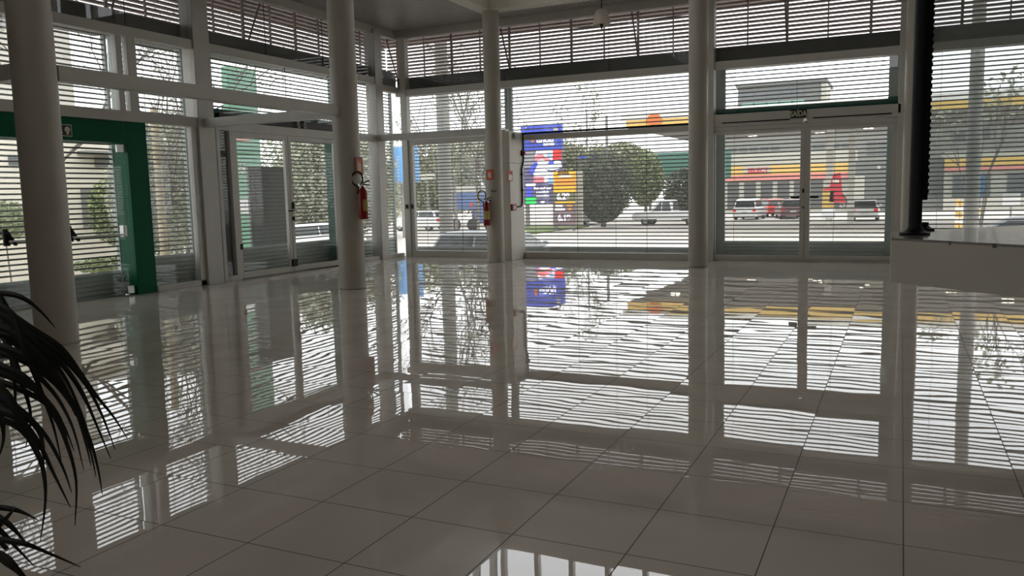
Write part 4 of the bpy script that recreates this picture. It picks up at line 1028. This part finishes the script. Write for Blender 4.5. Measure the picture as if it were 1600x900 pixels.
# fuel pumps
t = thing('fuel_pump', 'red and yellow fuel pump right of the door centre', 'fuel pump', gp(1300, 51))
pc = gp(1300, 51)
MB().box(pc.x-.9, pc.x+.9, 50.4, 51.6, ZG, ZG+.15).build('island', M['kerb'], t, bevel=.03)
ya = 50.7
def pp(x, y): v_ = at(x, y, ya); return (v_.x, ya, v_.z)
MB().prism([pp(1284, 325), pp(1303, 325), pp(1303, 297), pp(1285, 297)], (0, .5, 0)).build('yellow_cabinet', M['yellow'], t, bevel=.03)
MB().prism([pp(1295, 316), pp(1322, 317), pp(1316, 300), pp(1313, 270), pp(1302, 272), pp(1296, 292), pp(1285, 296), pp(1285, 298), pp(1297, 298)], (0, .42, 0)).build('red_panel', M['pumpred'], t, bevel=.02)
MB().prism([pp(1284, 341), pp(1304, 341), pp(1304, 326), pp(1284, 326)], (0, .5, 0)).build('white_cabinet', M['carwhite'], t, bevel=.03)
MB().prism([pp(1301, 285), pp(1311, 285), pp(1311, 281), pp(1301, 281)], (0, -.03, 0)).build('white_patch', M['signwhite'], t)
hz = [at(1317, 304, ya), at(1323, 312, ya), at(1321, 325, ya), at(1313, 318, ya)]
MB().tube(hz, .03, 6).build('hose', M['rubber'], t, smooth=True)
def bollard(label, x, ytop, Y, w_):
    p = gp(x, Y); t = thing('safety_bollard', label, 'bollard', p, group='striped bollards at the station')
    h = at(x, ytop, Y).z-ZG; n = 6
    MB().lathe([(0, 0), (w_, 0), (w_, h), (0, h+.03)], p, 14).build('post', M['yellow'], t, smooth=True)
    mb = MB()
    for k in range(0, n, 2): mb.lathe([(w_, h*k/n), (w_+.006, h*k/n), (w_+.006, h*(k+1)/n), (w_, h*(k+1)/n)], p, 14)
    mb.build('white_band', M['signwhite'], t, smooth=True)
bollard('left yellow banded bollard seen through the partition', 1497, 312, 44, .09); bollard('middle yellow banded bollard seen through the partition', 1503, 314, 44, .07); bollard('right yellow banded bollard seen through the partition', 1530, 326, 42, .1)
p = gp(1532, 56); t = thing('banner_sign', 'upright blue banner in the station at right', 'banner', p)
MB().box(p.x-.36, p.x+.36, 56, 56.05, at(1532, 309, 56).z, at(1532, 272, 56).z).build('banner', M['skyblue'], t); MB().box(p.x-.03, p.x+.03, 56.05, 56.1, ZG, at(1532, 272, 56).z).build('sign_post', M['pole'], t)
p = gp(1581, 52); t = thing('notice_board', 'white notice board in the station at right', 'sign', p)
MB().box(p.x-.42, p.x+.42, 52, 52.06, at(1581, 321, 52).z, at(1581, 302, 52).z).build('board', M['carwhite'], t); MB().box(p.x-.04, p.x+.04, 52.06, 52.12, ZG, at(1581, 303, 52).z).build('sign_post', M['pole'], t)

# ---- street on the left
def gx(x, X): v = atx(x, 300, X); return Vector((v.x, v.y, ZG))
XA = -24.0
t = thing('house', 'cream rendered house behind the green doorway', 'building', (XA-3, 17, ZG))
y0, y1 = atx(-60, 300, XA).y, atx(196, 300, XA).y
def hz_(x, y): return atx(x, y, XA).z
MB().box(XA-6, XA, y0, y1, ZG, 4.2).build('wall', M['beige'], t)
MB().box(XA-6.3, XA+.4, y0-.3, y1+.3, 4.2, 4.4).build('roof_edge', M['lightwall'], t)
def wall_rect(name, m_, x0, x1, ya, yb, th=.06):
    a_, b_ = atx(x0, ya, XA), atx(x1, yb, XA); return MB().box(XA, XA+th, a_.y, b_.y, b_.z, a_.z).build(name, M[m_], t)
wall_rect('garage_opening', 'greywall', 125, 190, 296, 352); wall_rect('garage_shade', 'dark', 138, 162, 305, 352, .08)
wall_rect('window', 'greywall', 147, 192, 246, 262); wall_rect('roof_band', 'greywall', 120, 192, 236, 244, .5)
wall_rect('window', 'winglass', 12, 30, 243, 258)
blobs('garden_shrub', 'light green shrub by the cream house', gx(178, -22.5), .4, [(tuple(atx(178, 330, -22.5)), (.9, .7, 1.1))], 'leaf4', 3500, 0.063, 31, tr=.06, cat='shrub')
blobs('garden_shrub', 'low green shrub left of the nearest column', gx(5, -21), .3, [(tuple(atx(4, 345, -21)), (.8, .9, .5))], 'leaf4', 2500, 0.059, 32, tr=.05, cat='shrub')
blobs('garden_shrub', 'low planting at the foot of the green doorway', gx(165, -15.5), .2, [(tuple(atx(165, 413, -15.5)), (.4, .8, .16))], 'leaf4', 2500, 0.036, 33, tr=.03, cat='shrub')
t = thing('neighbour_building', 'pale tall building in the upper left panes', 'building', (-34, 22, ZG))
ya, yb = atx(85, 150, -34).y, atx(116, 150, -34).y
MB().box(-40, -34, ya, yb, ZG, 9.5).build('wall', M['lightwall'], t); MB().box(-40.2, -33.8, ya-.2, yb+.2, 9.5, 9.8).build('roof_edge', M['greywall'], t)
t = thing('garden_wall', 'long pale wall beyond the street at left', 'wall', (-42, 40, ZG))
MB().box(-42.3, -42, 20, 75, ZG, 1.8).build('wall_panel', M['hill'], t); MB().box(-42.4, -41.9, 20, 75, 1.8, 1.92).build('coping', M['greywall'], t)
def ltree(label, x, yc, X, rx, rz, m_, seed, n=1100, size=.2):
    n *= 6; size *= .40
    c = atx(x, yc, X); rng = random.Random(seed); b_ = (c.x, c.y, ZG)
    balls = [(tuple(c), (rx, rx, rz))]+[((c.x+rng.uniform(-.7, .7)*rx, c.y+rng.uniform(-.7, .7)*rx, c.z+rng.uniform(-.4, .5)*rz), (rx*.55, rx*.55, rz*.6)) for _ in range(3)]
    blobs('street_tree', label, b_, max(.6, c.z-ZG-rz*.5), balls, m_, n, size, seed, group='leafy trees on the left street')
ltree('grey green tree right of the green doorway', 290, 290, -21, 1.9, 2.5, 'leaf3', 41, 1300, .17)
ltree('dull tree just behind the green doorway', 245, 300, -19.5, 1.4, 2.0, 'leaf3', 42, 1000, .17)
ltree('far grey green tree beyond the right door leaf', 490, 270, -30, 3.2, 3.4, 'leaf3', 43, 1300, .24)
ltree('olive tree beyond the second column', 545, 290, -30, 3.0, 3.2, 'leaf2', 44, 1200, .24)
ltree('dark low tree in the corner panes', 585, 280, -28, 2.2, 3.0, 'leaf3', 45, 1000, .22)
bare_tree('bare tree rising behind the nearest column', gx(70, -18), 7.6, 51, 'bark', 6, .07, ('leaf3', 1, .05), .75)
bare_tree('bare tree rising behind the green door jamb', gx(224, -18), 7.8, 53, 'bark', 6, .07, ('leaf3', 1, .05), .75)
bare_tree('bare tree rising behind the tall white post', gx(306, -20), 8.0, 58, 'bark', 6, .07, ('leaf3', 1, .05), .75)
p = gx(250, -16); t = thing('street_pole', 'ochre stained street pole right of the green doorway', 'pole', p)
MB().tube([p, p+Vector((0, 0, 4.6))], [.10, .09], 12).build('shaft', M['bark2'], t, smooth=True)
# green totem with AQUI and grey cabinet outside the left double door
XT = -15.5
def tt(x, y): return atx(x, y, XT)
a_, b_ = tt(366, 300), tt(411, 300)
t = thing('green_totem', 'tall pale green sign totem behind the left door leaf', 'sign', (XT-.2, (a_.y+b_.y)/2, ZG))
MB().box(XT-.2, XT, a_.y, b_.y, ZG, tt(385, 108).z).build('panel', M['signgreen'], t, bevel=.02)
c = tt(378, 265); text('lettering', 'AQUI', .19, M['signwhite'], t, (XT+.005, c.y, c.z), (0, 1, 0), (0, 0, 1), .004)
ar = MB(); ar.tube([(XT+.01, c.y-.09, c.z+.13), (XT+.01, c.y, c.z+.18), (XT+.01, c.y+.09, c.z+.13)], .012, 6); ar.build('chevron', M['signwhite'], t)
q0, q1 = tt(367, 334), tt(396, 309); MB().box(XT, XT+.02, q0.y, q1.y, q0.z, q1.z).build('white_panel', M['carwhite'], t)
mk = MB(); mk.box(XT+.02, XT+.024, q1.y-.12, q1.y-.06, q1.z-.12, q1.z-.06); mk.box(XT+.02, XT+.024, q0.y+.05, q0.y+.18, q0.z+.07, q0.z+.09); mk.build('printed_mark', M['dark'], t)
for ya_, yb_ in ((219, 214), (228, 225), (237, 234)): 
    q0, q1 = tt(369, ya_), tt(388, yb_); MB().box(XT, XT+.015, q0.y, q1.y, q0.z, q1.z).build('caption', M['stripe' if ya_ == 219 else 'signgreen'], t)
q0, q1 = atx(394.5, 378, -12.4), atx(446, 262, -12.4)
t = thing('service_cabinet', 'plain grey cabinet standing outside the left door leaf', 'cabinet', (-12.6, (q0.y+q1.y)/2, ZG))
MB().box(-12.46, -12.4, q0.y, q1.y, -.05, q1.z).build('body', M['greybox'], t, bevel=.01)
MB().box(-12.4, -12.39, q0.y+.05, q1.y-.05, .5, q1.z-.06).build('door', M['greybox'], t)
